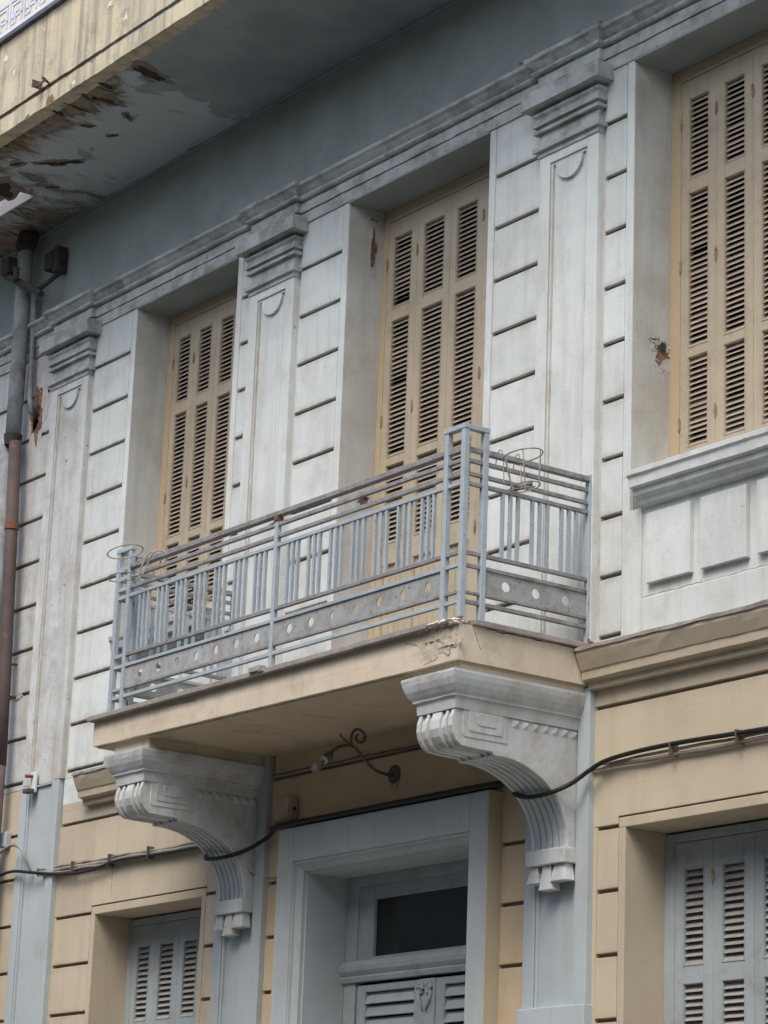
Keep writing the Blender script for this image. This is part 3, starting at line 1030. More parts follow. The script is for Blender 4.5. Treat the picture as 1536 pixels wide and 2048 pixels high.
# coping stones
def coping(x0, x1, y0, y1):
    m = MB()
    k = max(2, int((x1 - x0) / .08)) if (x1 - x0) > (y1 - y0) else 2
    m.box(x0, x1, y0, y1, 5.1905, 5.2255)
    put('coping_stone', m, 'coping', slab, bevel=.005)
cx = [-15.88, -15.05, -14.15, -13.55, -12.75, -12.04]
for a, b in zip(cx[:-1], cx[1:]):
    coping(a, b - .003, -1.045 + random.uniform(-.002, .002), -.70)
for a, b in ((-.90, -.52), (-.517, -.02)):
    coping(-12.04, -11.765, a, b)
    coping(-15.88, -15.6, max(a, -.695), b)
put('balcony_floor', bx(-15.6, -12.04, -.70, .0, 5.1905, 5.215), 'paving', slab)
crumbs(-12.03, -11.80, -.985, 5.205, 110, .022, 'rubble', 'broken_mortar', slab, .055)
crumbs(-12.2, -11.78, -1.0, 5.19, 60, .014, 'rubble', 'broken_mortar', slab, .03)
crumbs(-13.80, -13.70, -1.03, 5.21, 22, .016, 'coping', 'broken_mortar', slab, .02)

# ------------------------------------------------------------------ railing
RL = bpy.data.objects.new('balcony_railing', None)
COL.objects.link(RL)
RL.parent = B
RL.location = (0, 0, 0)
PX = dict(rc=-11.795, r2=-11.957, mid=-13.715, l2=-15.515, lc=-15.665)
YF = -.985
YS2 = -.842
def post(x, y, z1, s_=.037, z0=5.225):
    put('post', bx(x - s_ / 2, x + s_ / 2, y - s_ / 2, y + s_ / 2, z0, z1), 'rail', RL, bevel=.003)
post(PX['rc'], YF, 6.345)
post(PX['r2'], YF, 6.345)
post(PX['rc'], YS2, 6.345)
post(PX['l2'], YF, 6.345)
post(PX['lc'], YF, 6.345)
post(PX['lc'], YS2, 6.345)
post(PX['mid'], YF, 6.215, .034)
post(PX['rc'], -.045, 6.26)
post(PX['lc'], -.045, 6.26)
# cap frames on the corner towers
for a, b in ((PX['r2'], PX['rc']), (PX['lc'], PX['l2'])):
    xo = PX['rc'] if a == PX['r2'] else PX['lc']
    m = MB()
    m.box(a - .024, b + .024, YF - .022, YF + .022, 6.345, 6.375)
    m.box(xo - .022, xo + .022, YF + .022, YS2 + .022, 6.345, 6.375)
    put('tower_cap', m, 'rail', RL, bevel=.003)
H = .0235
LV = [(6.243, .030), (6.172, H), (6.093, H), (6.035, H), (5.623, H), (5.547, .022), (5.387, .018), (5.335, H)]
for i, (z, h) in enumerate(LV):
    mt = 'railrust' if i in (0, 1, 2, 4, 6) else 'rail'
    mts = 'railrust'
    d = .013 if i else .024
    e = .018
    segs = [(PX['l2'] + e, PX['mid'] - .016), (PX['mid'] + .016, PX['r2'] - e)]
    if i == 0:
        segs = [(PX['l2'] + e, PX['r2'] - e)]
    for a, b in segs:
        put('rail', bx(a, b, YF - d, YF + d, z - h, z), mt if i else 'railrust', RL, bevel=.002)
    put('rail', bx(PX['r2'] + e, PX['rc'] - e, YF - .011, YF + .011, z - h, z), mt, RL, bevel=.002)
    put('rail', bx(PX['lc'] + e, PX['l2'] - e, YF - .011, YF + .011, z - h, z), 'rail', RL, bevel=.002)
    for s_ in ('rc', 'lc'):
        x = PX[s_]
        put('rail', bx(x - .011, x + .011, YF + e, YS2 - e, z - h, z), mts, RL, bevel=.002)
        xd = .013 if i else .022
        put('rail', bx(x - xd, x + xd, YS2 + e, -.065, z - h, z), mts if s_ == 'rc' else mt, RL, bevel=.002)
        if i == 0:
            put('wall_tie', bx(x - .012, x + .012, -.025, .01, z - .03, z - .008), 'railrust', RL)
# balusters
bm_ = bx(-.0095, .0095, -.0095, .0095, 5.623, 6.0115).mesh('baluster')
fix_normals(bm_)
bm_.materials.append(M['rail'])
for k in range(7):
    for d in (-.057, 0, .057):
        for x in (-12.132 - .2328 * k + d, -13.897 - .2353 * k + d):
            o_ = put('baluster', bm_, 0, RL, loc=(x + random.uniform(-.002, .002), YF, 0))
for k in range(3):
    for d in (-.057, 0, .057):
        for s_ in ('rc', 'lc'):
            put('baluster', bm_, 0, RL, loc=(PX[s_], -.645 + .2215 * k + d, 0))
# perforated plates (flat steel with round holes)
def plate_x(x0, x1, holes, r=.030, axis='x', c=YF):
    z0, z1 = 5.387, 5.525
    zc = 5.457
    t = .003
    cells = []
    xs_ = [x0] + [(holes[i] + holes[i + 1]) / 2 for i in range(len(holes) - 1)] + [x1]
    m = MB()
    N_ = 24
    for i, h in enumerate(holes):
        a, b = xs_[i], xs_[i + 1]
        for sgn in (-1, 1):
            o_ = len(m.v)
            inner, outer = [], []
            for k in range(N_):
                an = 2 * math.pi * k / N_ + math.pi / 4
                dx, dz = math.cos(an), math.sin(an)
                inner.append((h + dx * r, zc + dz * r))
                tx = ((b - h) / dx if dx > 0 else (a - h) / dx) if abs(dx) > 1e-6 else 1e9
                tz = ((z1 - zc) / dz if dz > 0 else (z0 - zc) / dz) if abs(dz) > 1e-6 else 1e9
                tt = min(tx, tz)
                outer.append((h + dx * tt, zc + dz * tt))
            # corner points
            ring_ = []
            corners = [(b, z1), (a, z1), (a, z0), (b, z0)]
            for (u, v) in inner + outer:
                m.v.append((u, c + sgn * t, v) if axis == 'x' else (c + sgn * t, u, v))
            for k in range(N_):
                kk = (k + 1) % N_
                m.f.append((o_ + k, o_ + kk, o_ + N_ + kk, o_ + N_ + k))
            for (u, v) in corners:
                # fill corner triangle between the two neighbouring outer points
                an = math.atan2(v - zc, u - h)
                k = int(math.floor(((an - math.pi / 4) % (2 * math.pi)) / (2 * math.pi / N_)))
                kk = (k + 1) % N_
                m.v.append((u, c + sgn * t, v) if axis == 'x' else (c + sgn * t, u, v))
                m.f.append((o_ + N_ + k, o_ + N_ + kk, len(m.v) - 1))
        # hole rim
        o_ = len(m.v)
        for k in range(N_):
            an = 2 * math.pi * k / N_
            for sgn in (-1, 1):
                u, v = h + math.cos(an) * r, zc + math.sin(an) * r
                m.v.append((u, c + sgn * t, v) if axis == 'x' else (c + sgn * t, u, v))
        for k in range(N_):
            kk = (k + 1) % N_
            m.f.append((o_ + 2 * k, o_ + 2 * kk, o_ + 2 * kk + 1, o_ + 2 * k + 1))
    return m
def put_plate(m):
    me = m.mesh('perforated_plate')
    me.materials.append(M['railplate'])
    o_ = bpy.data.objects.new('perforated_plate', me)
    COL.objects.link(o_)
    o_.parent = RL
M['railplate'] = surf('rust_flecked_plate_paint', (.385, .405, .405), (.32, .335, .325), 5, (.24, .17, .11), 7, .56, .7,
                      rust=(.20, .11, .06), rust_thr=.625, rust_scale=24, rough=.65, bump=.4)
put_plate(plate_x(PX['mid'] + .017, PX['r2'] - .02, [-12.11 - .237 * k for k in range(6, -1, -1)]))
put_plate(plate_x(PX['l2'] + .02, PX['mid'] - .017, [-13.895 - .2353 * k for k in range(6, -1, -1)]))
for s_ in ('rc', 'lc'):
    put_plate(plate_x(YS2 + .02, -.065, [-.664, -.441, -.216], axis='y', c=PX[s_]))
# hairline cracks, raked out and black with dirt
def crack(a, b, n, amp, par, seed, r_=.0016):
    rd = random.Random(seed)
    a, b = Vector(a), Vector(b)
    pts = []
    for i in range(n + 1):
        p = a.lerp(b, i / n)
        if 0 < i < n:
            if abs(b.x - a.x) > .02:
                p += Vector((0, 0, rd.uniform(-amp, amp)))
            elif abs(b.y - a.y) > .02:
                p += Vector((0, 0, rd.uniform(-amp, amp)))
            else:
                p += Vector((rd.uniform(-amp, amp), 0, 0)) if abs(a.x + 11.879) > .01 and abs(a.x + 11.79) > .01 else Vector((0, rd.uniform(-amp, amp), 0))
        pts.append(p)
    put('crack', MB().tube(pts, [r_ * rd.uniform(.5, 1.3) for _ in pts], 4), 'hole', par)
crack((-11.790, -.90, 5.19), (-11.788, -.84, 5.06), 8, .010, slab, 1)
crack((-11.790, -.80, 5.185), (-11.790, -.12, 5.187), 22, .004, slab, 2, .003)
crack((-12.30, -1.001, 5.16), (-11.95, -1.001, 5.04), 14, .012, slab, 3)
crack((-14.9, -1.001, 5.17), (-14.55, -1.001, 5.15), 10, .004, slab, 4)
crack((-11.37, .0005, 5.437), (-10.1, .0005, 5.437), 30, .004, B, 5)
crack((-13.1, -1.001, 5.08), (-12.7, -1.001, 5.075), 10, .005, slab, 6, .001)
crack((-12.95, .0005, 4.6), (-13.0, .0005, 4.50), 6, .008, B, 7)
crack((-17.2, -.001, 4.45), (-17.19, -.001, 4.25), 8, .006, B, 8, .001)
crack((-17.9, -.001, 7.66), (-17.89, -.001, 7.45), 9, .008, B, 11, .0014)
crack((-11.0, .0005, 4.75), (-10.6, .0005, 4.72), 9, .006, B, 12, .0008)
# clip and pipe stub on the middle post
put('post_clip', MB().tube([(-13.90, YF + .05, 6.185), (-13.72, YF + .03, 6.20)], .018, 8), 'railwhite', RL)
put('post_clip', bx(-13.735, -13.69, YF - .025, YF + .02, 6.185, 6.213), 'rust', RL)
put('post_clip', bx(-13.86, -13.73, YF - .075, YF - .03, 5.215, 5.245), 'railplate', RL)

# ------------------------------------------------------------------ door below the balcony
DX0, DX1 = -14.85, -12.62
FY = -.11
d = MB()
d.box(DX0, DX0 + .17, FY, .03, 0.3, 4.455)
d.box(DX1 - .17, DX1, FY, .03, 0.3, 4.455)
d.box(DX0 + .17, DX1 - .17, FY, .03, 4.225, 4.455)
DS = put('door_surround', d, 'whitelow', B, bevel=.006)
put('surround_side', bx(DX1 + .0005, DX1 + .010, FY + .004, .03, .3, 4.455), 'beigestrip', DS)
put('surround_side', bx(DX0 - .010, DX0 - .0005, FY + .004, .03, .3, 4.455), 'beigestrip', DS)
# moulded inner jambs: stepped profile
def jamb(x, sgn):
    pr = [(0, FY + .012), (.012, FY + .012), (.016, FY + .03), (.034, FY + .045), (.05, FY + .06), (.052, FY + .085), (.06, FY + .09), (.06, .30), (0, .30)]
    m = MB()
    m.prism_z([(x + sgn * u, v) for u, v in (pr if sgn > 0 else list(reversed(pr)))], .3, 4.225)
    return put('moulded_jamb', m, 'whitelow', DS)
jamb(DX0 + .17, 1)
jamb(DX1 - .17, -1)
pr = [(FY + .012, 4.225), (FY + .012, 4.212), (FY + .03, 4.205), (FY + .045, 4.185), (FY + .06, 4.168), (FY + .085, 4.165), (FY + .09, 4.155), (.30, 4.155), (.30, 4.225)]
put('moulded_head', MB().prism_x(pr, DX0 + .17, DX1 - .17), 'whitelow', DS)
# frame at the back of the reveal
IX0, IX1 = DX0 + .23, DX1 - .23
TY = .30
m = MB()
m.box(IX0, IX0 + .13, TY, TY + .06, .3, 4.155)
m.box(IX1 - .13, IX1, TY, TY + .06, .3, 4.155)
m.box(IX0 + .13, IX1 - .13, TY, TY + .06, 4.085, 4.155)
DR = put('front_door', m, 'shutterblue', B, bevel=.004)
m = MB()
FX0, FX1 = IX0 + .13, IX1 - .13
m.box(FX0, FX0 + .17, TY + .012, TY + .05, 3.60, 4.085)
m.box(FX1 - .17, FX1, TY + .012, TY + .05, 3.60, 4.085)
m.box(FX0 + .17, FX1 - .17, TY + .012, TY + .05, 3.995, 4.085)
m.box(FX0 + .17, FX1 - .17, TY + .012, TY + .05, 3.60, 3.622)
put('transom_frame', m, 'shutterblue', DR, bevel=.004)
put('transom_pane', bx(FX0 + .17, FX1 - .17, TY + .035, TY + .04, 3.622, 3.995), 'glass', DR)
put('transom_bar', MB().prism_x([(TY + .05, 3.46), (TY - .02, 3.462), (TY - .03, 3.49), (TY - .022, 3.50), (TY - .045, 3.53), (TY - .05, 3.56), (TY - .03, 3.575), (TY - .01, 3.60), (TY + .05, 3.60)], IX0 + .001, IX1 - .001), 'shutterblue', DR)
for a, b in ((FX0 + .02, -13.80), (-13.62, FX1 - .02)):
    lf = MB()
    lf.box(a, a + .09, TY + .005, TY + .045, .3, 3.44)
    lf.box(b - .05, b, TY + .005, TY + .045, .3, 3.44)
    lf.box(a + .09, b - .05, TY + .005, TY + .045, 3.395, 3.44)
    lf.box(a + .09, b - .05, TY + .005, TY + .045, 1.2, 1.5)
    lf.box(a + .09, b - .05, TY + .02, TY + .045, .3, 1.2)
    put('door_leaf', lf, 'shutterblue', DR, bevel=.004)
    z = 3.39
    while z > 1.55:
        s_ = MB().prism_x([(TY + .035, z), (TY + .005, z - .07), (TY + .012, z - .074), (TY + .045, z - .004)], a + .09, b - .05)
        put('door_slat', s_, 'shutterblue', DR)
        z -= .081
put('centre_stile', bx(-13.80, -13.62, TY - .01, TY + .04, .3, 3.44), 'shutterblue', DR, bevel=.01)
m = MB()
for sx in (-1, 1):
    pts = []
    for k in range(26):
        a = k / 25 * 3.6 * math.pi
        r_ = .040 * (1 - k / 30)
        pts.append((-13.71 + sx * (.040 + math.cos(a) * r_ * .8), TY - .018, 3.375 + math.sin(a) * r_))
    m.tube(pts, .010, 6)
    m.tube([(-13.71 + sx * .07, TY - .018, 3.36), (-13.71 + sx * .05, TY - .018, 3.30), (-13.71 + sx * .015, TY - .018, 3.24)], [.014, .012, .006], 6)
put('carved_scroll', m, 'shutterblue', DR, smooth=True)
put('door_step', bx(-14.9, -12.5, -.35, .6, .001, .15), 'paving', B, bevel=.01)
put('door_step', bx(-14.8, -12.6, -.05, .6, .151, .3), 'paving', B, bevel=.01)

# ------------------------------------------------------------------ plaster damage on the building
def damage(c, a, b, axis, seed, inner='brick', holes=1):
    """plaster knocked off: dusty halo, exposed core in steps, ragged flakes round the rim"""
    rd = random.Random(seed)
    def off(k):
        return (c[0] + k, c[1], c[2]) if axis == 'x' else (c[0], c[1] - k, c[2])
    blob('broken_plaster', off(.0), a * 1.45, b * 1.35, axis, 'tan', B, seed=seed + 50, depth=.0018, jag=.5)
    blob('broken_plaster', off(.0018), a, b, axis, inner, B, seed=seed, depth=.002, jag=.6)
    for h in range(holes):
        k = off(.0038)
        du, dv = rd.uniform(-.3, .3) * a, rd.uniform(-.4, .4) * b
        k = (k[0], k[1] + du, k[2] + dv) if axis == 'x' else (k[0] + du, k[1], k[2] + dv)
        blob('broken_plaster', k, a * .45, b * .35, axis, 'hole', B, seed=seed + h + 7, depth=.002, jag=.6)
    m = MB()
    for k in range(46):
        an = rd.uniform(0, 2 * math.pi)
        q = rd.uniform(.85, 1.35)
        u, v = math.cos(an) * a * q, math.sin(an) * b * q
        p = Vector((c[0] + .004, c[1] + u, c[2] + v)) if axis == 'x' else Vector((c[0] + u, c[1] - .004, c[2] + v))
        rr = rd.uniform(.004, .014)
        o = len(m.v)
        for t in range(6):
            w_ = Vector((rd.uniform(-1, 1), rd.uniform(-1, 1), rd.uniform(-1, 1))) * rr
            w_.x *= .45 if axis == 'x' else 1
            w_.y *= .45 if axis == 'y' else 1
            m.v.append(tuple(p + w_))
        m.f += [(o, o + 1, o + 2), (o + 2, o + 3, o), (o + 3, o + 4, o + 1), (o + 4, o + 5, o + 2), (o, o + 5, o + 3)]
    put('plaster_flakes', m, 'rubble' if axis == 'y' else 'white', B, kind='stuff')
damage((OPEN[1][0] + .0025, .215, 8.58), .028, .15, 'x', 21, holes=0)
damage((OPEN[1][0] + .0025, .21, 8.785), .05, .010, 'x', 22, 'rustedge', 0)
damage((OPEN[1][0] + .0025, .215, 6.73), .05, .045, 'x', 23)
damage((OPEN[2][0] + .0025, .235, 7.02), .055, .075, 'x', 24)
damage((OPEN[2][0] + .0025, .185, 7.085), .04, .014, 'x', 28, 'hole', 0)
damage((OPEN[0][0] + .0025, .17, 6.85), .06, .012, 'x', 27, 'tan', 0)
damage((OPEN[0][0] + .0025, .25, 6.79), .03, .045, 'x', 29, 'tan', 0)
damage((-18.89, 0, 8.35), .085, .19, 'y', 31, 'brick', 3)
damage((-18.87, 0, 5.98), .05, .02, 'y', 33, 'tan', 0)
blob('iron_stub', (-11.80, -.02, 5.235), .03, .03, 'y', 'rust', B, seed=41, depth=.04)
def hook(x, y, z, l, nm='wall_hook', mat='rust'):
    return put(nm, MB().tube([(x, .01, z), (x, y, z - .01), (x + .01, y - .02, z + l)], [.012, .01, .006], 6), mat, B)
hook(-18.93, -.06, 6.25, .03)
hook(-18.90, -.08, 5.98, -.05)
put('wall_hook', MB().tube([(-14.445, .30, 5.40), (-14.43, .25, 5.385), (-14.42, .22, 5.40), (-14.43, .215, 5.43)], .009, 6), 'rust', B)
# stapled thin wire under the balcony
pts = [(-15.15, -.012, 4.868)]
for i in range(1, 22):
    pts.append((-15.15 + 2.9 * i / 21, -.010 + random.uniform(-.002, .002), 4.868 - .02 * i / 21 + random.uniform(-.004, .004)))
tag(put('bell_wire', MB().tube(pts, .006, 5), 'iron'), 'thin dark wire stapled along the beige wall just under the balcony', 'wire')

# ------------------------------------------------------------------ cables
def run(pts, sub=6):
    """Catmull-Rom through points"""
    P = [Vector(p) for p in pts]
    out = []
    for i in range(len(P) - 1):
        a, b, c, d_ = P[max(i - 1, 0)], P[i], P[i + 1], P[min(i + 2, len(P) - 1)]
        for k in range(sub):
            t = k / sub
            out.append(.5 * ((2 * b) + (c - a) * t + (2 * a - 5 * b + 4 * c - d_) * t * t + (3 * b - a - 3 * c + d_) * t ** 3))
    out.append(P[-1])
    return out
CB = thing('cable_bundle', 'bundle of old cables strapped along the wall above the door and lower windows', 'cable', (-13.7, -.03, 4.49))
def cab(name, pts, r, mat):
    o_ = put(name, MB().tube(run(pts), r, 8), mat, None, smooth=True)
    o_.parent = CB
    o_.matrix_parent_inverse = CB.matrix_world.inverted() if False else Matrix.Translation((13.7, .03, -4.49))
    return o_
def wob(x0, x1, z0, z1, y, n, amp, seed):
    rd = random.Random(seed)
    return [(x0 + (x1 - x0) * i / n, y + rd.uniform(-.003, .003), z0 + (z1 - z0) * i / n + rd.uniform(-amp, amp)) for i in range(n + 1)]
cab('painted_cable', wob(-18.30, -15.74, 4.505, 4.478, -.020, 14, .004, 1), .017, 'cablepaint')
cab('painted_cable', wob(-18.30, -15.74, 4.530, 4.498, -.022, 14, .005, 2), .012, 'cablepaint')
cab('painted_cable', wob(-18.2, -15.74, 4.480, 4.468, -.030, 12, .006, 3), .009, 'cablepaint')
# black cable: sagging on the left, looping round the left bracket, over the door, round the right bracket, away to the right
cab('black_cable', [(-19.4, -.06, 4.46), (-18.95, -.06, 4.52), (-18.60, -.085, 4.54), (-18.3, -.09, 4.505), (-18.05, -.055, 4.475), (-17.70, -.05, 4.445), (-17.40, -.05, 4.445), (-17.1, -.05, 4.475), (-16.8, -.045, 4.475), (-16.4, -.045, 4.465),
                    (-16.0, -.05, 4.46), (-15.74, -.07, 4.44)], .012, 'cable')
cab('black_cable', [(-15.74, -.07, 4.44), (-15.62, -.10, 4.40), (-15.56, -.235, 4.325), (-15.42, -.235, 4.305), (-15.26, -.21, 4.315), (-15.18, -.13, 4.36), (-15.05, -.07, 4.43), (-14.92, -.10, 4.475)], .015, 'cable')
cab('black_cable', [(-14.95, -.10, 4.47), (-14.8, -.125, 4.475), (-14.3, -.125, 4.478), (-13.6, -.125, 4.478), (-12.9, -.125, 4.478), (-12.6, -.12, 4.478), (-12.38, -.08, 4.475)], .017, 'cable')
cab('black_cable', [(-14.9, -.10, 4.50), (-14.5, -.06, 4.50), (-13.7, -.055, 4.503), (-12.9, -.055, 4.505), (-12.4, -.05, 4.50)], .014, 'iron')
cab('black_cable', [(-12.38, -.08, 4.475), (-12.28, -.12, 4.45), (-12.22, -.23, 4.375), (-12.12, -.235, 4.335), (-12.0, -.235, 4.325), (-11.87, -.215, 4.34), (-11.80, -.14, 4.39), (-11.72, -.08, 4.46), (-11.60, -.06, 4.505), (-11.35, -.055, 4.525),
                    (-11.0, -.05, 4.53), (-10.6, -.05, 4.52), (-10.2, -.05, 4.51), (-9.6, -.05, 4.50), (-8.8, -.05, 4.50)], .014, 'cable')
cab('painted_cable', wob(-11.93, -8.8, 4.475, 4.475, -.022, 14, .007, 5), .012, 'cablepaint')
cab('painted_cable', wob(-11.70, -8.8, 4.500, 4.495, -.028, 16, .006, 6), .009, 'cablepaint')
for x in (-17.72, -17.18, -16.63, -11.05, -10.52):
    m = MB().box(x - .004, x + .004, -.058 if x < -12 else -.068, .0, 4.448 if x < -12 else 4.462, 4.538)
    o_ = put('cable_clip', m, 'iron', None)
    o_.parent = CB
    o_.matrix_parent_inverse = Matrix.Translation((13.7, .03, -4.49))
# plaster-covered conduit ledge above the door
put('ledge', bx(-15.1, -12.36, -.035, .0, 4.487, 4.512), 'iron', B, bevel=.004)

JB = thing('junction_box', 'beige painted junction box on the wall left of the curled lamp', 'box', (-14.87, -.04, 4.6))
def child(name, m, mat, par, **k):
    o_ = put(name, m, mat, None, **k)
    o_.parent = par
    l_ = par.location
    o_.matrix_parent_inverse = Matrix.Translation((-l_[0], -l_[1], -l_[2]))
    return o_
child('box_body', bx(-14.965, -14.79, -.075, .0, 4.525, 4.69), 'box', JB, bevel=.012)
child('box_lid', bx(-14.955, -14.80, -.083, -.075, 4.535, 4.68), 'box', JB, bevel=.004)
child('cable_hole', MB().tube([(-14.788, -.04, 4.60), (-14.785, -.04, 4.60)], .012, 10), 'dark', JB)

# ------------------------------------------------------------------ wall lamp
LM = thing('wall_lamp', 'wrought iron wall lamp with curled arm and bare bulb under the balcony', 'lamp', (-13.72, 0, 4.71))
LX = -13.72
child('wall_plate', MB().tube([(LX, 0, 4.70), (LX, -.012, 4.70), (LX, -.02, 4.70)], [.062, .06, .035], 20), 'iron', LM)
child('wall_plate', MB().tube([(LX, .0, 4.645), (LX, -.006, 4.645)], [.05, .048], 18), 'box', LM)
arm = run([(LX, -.01, 4.70), (LX, -.045, 4.692), (LX, -.155, 4.707), (LX, -.247, 4.767), (LX, -.326, 4.829), (LX, -.402, 4.830), (LX, -.476, 4.797), (LX, -.511, 4.752)], 8)
child('curved_arm', MB().tube(arm, .0105, 8), 'iron', LM, smooth=True)
cs = []
for k in range(40):
    a = -2.4 - k / 39 * 3.35 * math.pi
    r_ = .050 * (1 - k / 52)
    cs.append((LX, -.298 + math.cos(a) * -r_, 4.908 + math.sin(a) * r_))
scr = run([(LX, -.345, 4.838), (LX, -.352, 4.87), (LX, -.345, 4.915), (LX, -.318, 4.945), (LX, -.285, 4.946), (LX, -.252, 4.925), (LX, -.247, 4.895), (LX, -.268, 4.868), (LX, -.298, 4.868), (LX, -.315, 4.888), (LX, -.308, 4.912), (LX, -.290, 4.914)], 6)
child('scroll', MB().tube(scr, [.0095] * (len(scr) - 14) + [.0095 - .0004 * i for i in range(14)], 8), 'iron', LM, smooth=True)
child('spur', MB().tube([(LX, -.352, 4.84), (LX, -.39, 4.86), (LX, -.43, 4.885), (LX, -.435, 4.90)], [.008, .007, .006, .010], 6), 'iron', LM)
child('lamp_socket', MB().tube([(LX, -.500, 4.768), (LX, -.515, 4.752), (LX, -.545, 4.722)], [.018, .028, .027], 12), 'iron', LM, smooth=True)
child('porcelain_ring', MB().tube([(LX, -.546, 4.721), (LX, -.560, 4.708)], [.028, .026], 12), 'porcelain', LM)
child('bulb', MB().tube([(LX, -.558, 4.709), (LX, -.575, 4.693), (LX, -.592, 4.676), (LX, -.612, 4.657), (LX, -.628, 4.642), (LX, -.637, 4.633)], [.014, .020, .029, .031, .022, .006], 14), 'bulb', LM, smooth=True)

# ------------------------------------------------------------------ wire flower pot holders
PH = thing('pot_holder', 'empty rusty wire flower pot holder hooked on the right side rail', 'pot holder', (-11.69, -.65, 6.15), 'wire flower pot holders')
m = MB().ring((-11.675, -.655, 6.225), .117, .0042, (R(8), R(-9)))
child('top_ring', m, 'wire', PH, smooth=True)
child('bottom_ring', MB().ring((-11.685, -.625, 6.045), .088, .0038, (R(8), R(-9))), 'wire', PH, smooth=True)
for a in (20, 80, 140, 200, 260, 320):
    ca, sa = math.cos(R(a)), math.sin(R(a))
    child('wire_stay', MB().tube([(-11.675 + ca * .117, -.655 + sa * .117, 6.225 + ca * .018 + sa * .016), (-11.685 + ca * .088, -.625 + sa * .088, 6.045 + ca * .014 + sa * .012)], .0034, 5), 'wirelight', PH)
child('wire_stay', MB().tube([(-11.77, -.63, 6.048), (-11.60, -.62, 6.03)], .0035, 5), 'wire', PH)
child('wire_stay', MB().tube([(-11.69, -.71, 6.04), (-11.68, -.545, 6.04)], .0035, 5), 'wire', PH)
for y in (-.72, -.59):
    child('hook', MB().tube(run([(-11.775, y, 6.20), (-11.79, y, 6.262), (-11.81, y, 6.275), (-11.835, y, 6.25), (-11.835, y - .01, 6.18)]), .0036, 5), 'wire', PH, smooth=True)
    child('hook', MB().tube([(-11.775, y, 6.20), (-11.765, y, 6.06)], .0036, 5), 'wirelight', PH)

PL = thing('pot_holder', 'empty pale wire flower pot holder hooked on the front rail at the left corner', 'pot holder', (-15.33, -1.14, 6.18), 'wire flower pot holders')
child('top_ring', MB().ring((-15.325, -1.15, 6.268), .122, .0045, (R(8), R(-12))), 'wirelight', PL, smooth=True)
child('bottom_ring', MB().ring((-15.355, -1.15, 6.098), .092, .0045, (R(6), R(-10))), 'wirelight', PL, smooth=True)
child('bottom_ring', MB().ring((-15.245, -1.09, 6.09), .03, .004, (R(6), R(-10))), 'wirelight', PL, smooth=True)
for x in (-15.24, -15.165):
    child('hook', MB().tube(run([(x - .07, -1.06, 6.10), (x, -1.035, 6.235), (x + .015, -1.01, 6.268), (x + .03, -.965, 6.268), (x + .04, -.94, 6.235), (x + .0, -.94, 6.16)]), .0052, 6), 'wirelight', PL, smooth=True)
for a in (150, 215, 275):
    ca, sa = math.cos(R(a)), math.sin(R(a))
    pass

PI = thing('pot_holder', 'rusty wire flower pot holder on the inside of the left side rail', 'pot holder', (-15.58, -.25, 6.1), 'wire flower pot holders')
child('top_ring', MB().ring((-15.55, -.30, 6.20), .10, .0042, (0, R(12))), 'wire', PI, smooth=True)
child('bottom_ring', MB().ring((-15.56, -.30, 6.03), .075, .0042, (0, R(12))), 'wire', PI, smooth=True)
for a in (10, 100, 190, 280):
    ca, sa = math.cos(R(a)), math.sin(R(a))
    child('wire_stay', MB().tube([(-15.55 + ca * .10, -.30 + sa * .10, 6.20), (-15.56 + ca * .075, -.30 + sa * .075, 6.03)], .0036, 5), 'wire', PI)
# withered plant on the left window sill
PT = thing('potted_plant', 'small withered purple plant in a dark pot on the left window sill', 'plant', (-16.28, -.06, 6.19))
child('pot', MB().tube([(-16.28, -.06, 6.186), (-16.28, -.06, 6.19), (-16.28, -.06, 6.25), (-16.28, -.06, 6.262)], [.03, .038, .048, .05], 14), 'pipebrown', PT)
lfm = MB()
for i in range(46):
    a, t = random.uniform(0, 6.28), random.uniform(-.2, 1.2)
    c = Vector((-16.28, -.06, 6.26))
    r_ = random.uniform(.02, .075)
    p = c + Vector((math.cos(a) * r_, math.sin(a) * r_, r_ * t + .01))
    u = Vector((random.uniform(-1, 1), random.uniform(-1, 1), random.uniform(-1, 1))).normalized() * .014
    v = u.cross(Vector((.3, .5, .8))).normalized() * .008
    o_ = len(lfm.v)
    lfm.v += [tuple(p - u), tuple(p + v), tuple(p + u), tuple(p - v)]
    lfm.f.append((o_, o_ + 1, o_ + 2, o_ + 3))
    lfm.tube([c, p], .0015, 4)
child('leaves', lfm, 'leaf', PT)

# ------------------------------------------------------------------ pipes and electrical gear on the left
DP = thing('downpipe', 'grey drainpipe turning to rusty brown cast iron beside the leftmost pilaster', 'drainpipe', (-19.05, -.12, 0))
child('upper_pipe', MB().tube([(-19.11, -.12, 9.93), (-19.09, -.12, 9.6), (-19.08, -.12, 8.95), (-19.07, -.12, 8.18)], .066, 20), 'pipe', DP, smooth=True)
child('pipe_collar', MB().tube([(-19.085, -.12, 9.03), (-19.085, -.12, 9.10)], .071, 20), 'pipe', DP)
child('pipe_collar', MB().tube([(-19.07, -.12, 8.10), (-19.07, -.12, 8.16), (-19.07, -.12, 8.19)], [.066, .076, .078], 20), 'timber', DP)
child('lower_pipe', MB().tube([(-19.02, -.12, 8.12), (-18.95, -.12, 7.0), (-18.89, -.12, 6.1), (-18.86, -.12, 5.4)], .052, 18), 'pipebrown', DP, smooth=True)
child('lower_pipe', MB().tube([(-19.16, -.12, 8.12), (-19.12, -.12, 7.0), (-19.08, -.12, 6.1)], .055, 18), 'pipe', DP, smooth=True)
child('lower_pipe', MB().tube([(-18.86, -.12, 5.4), (-18.86, -.13, 2.0)], .050, 18), 'pipebrown', DP, smooth=True)
child('pipe_clamp', MB().tube([(-18.97, -.12, 7.36), (-18.97, -.12, 7.42)], .060, 18), 'rust', DP)
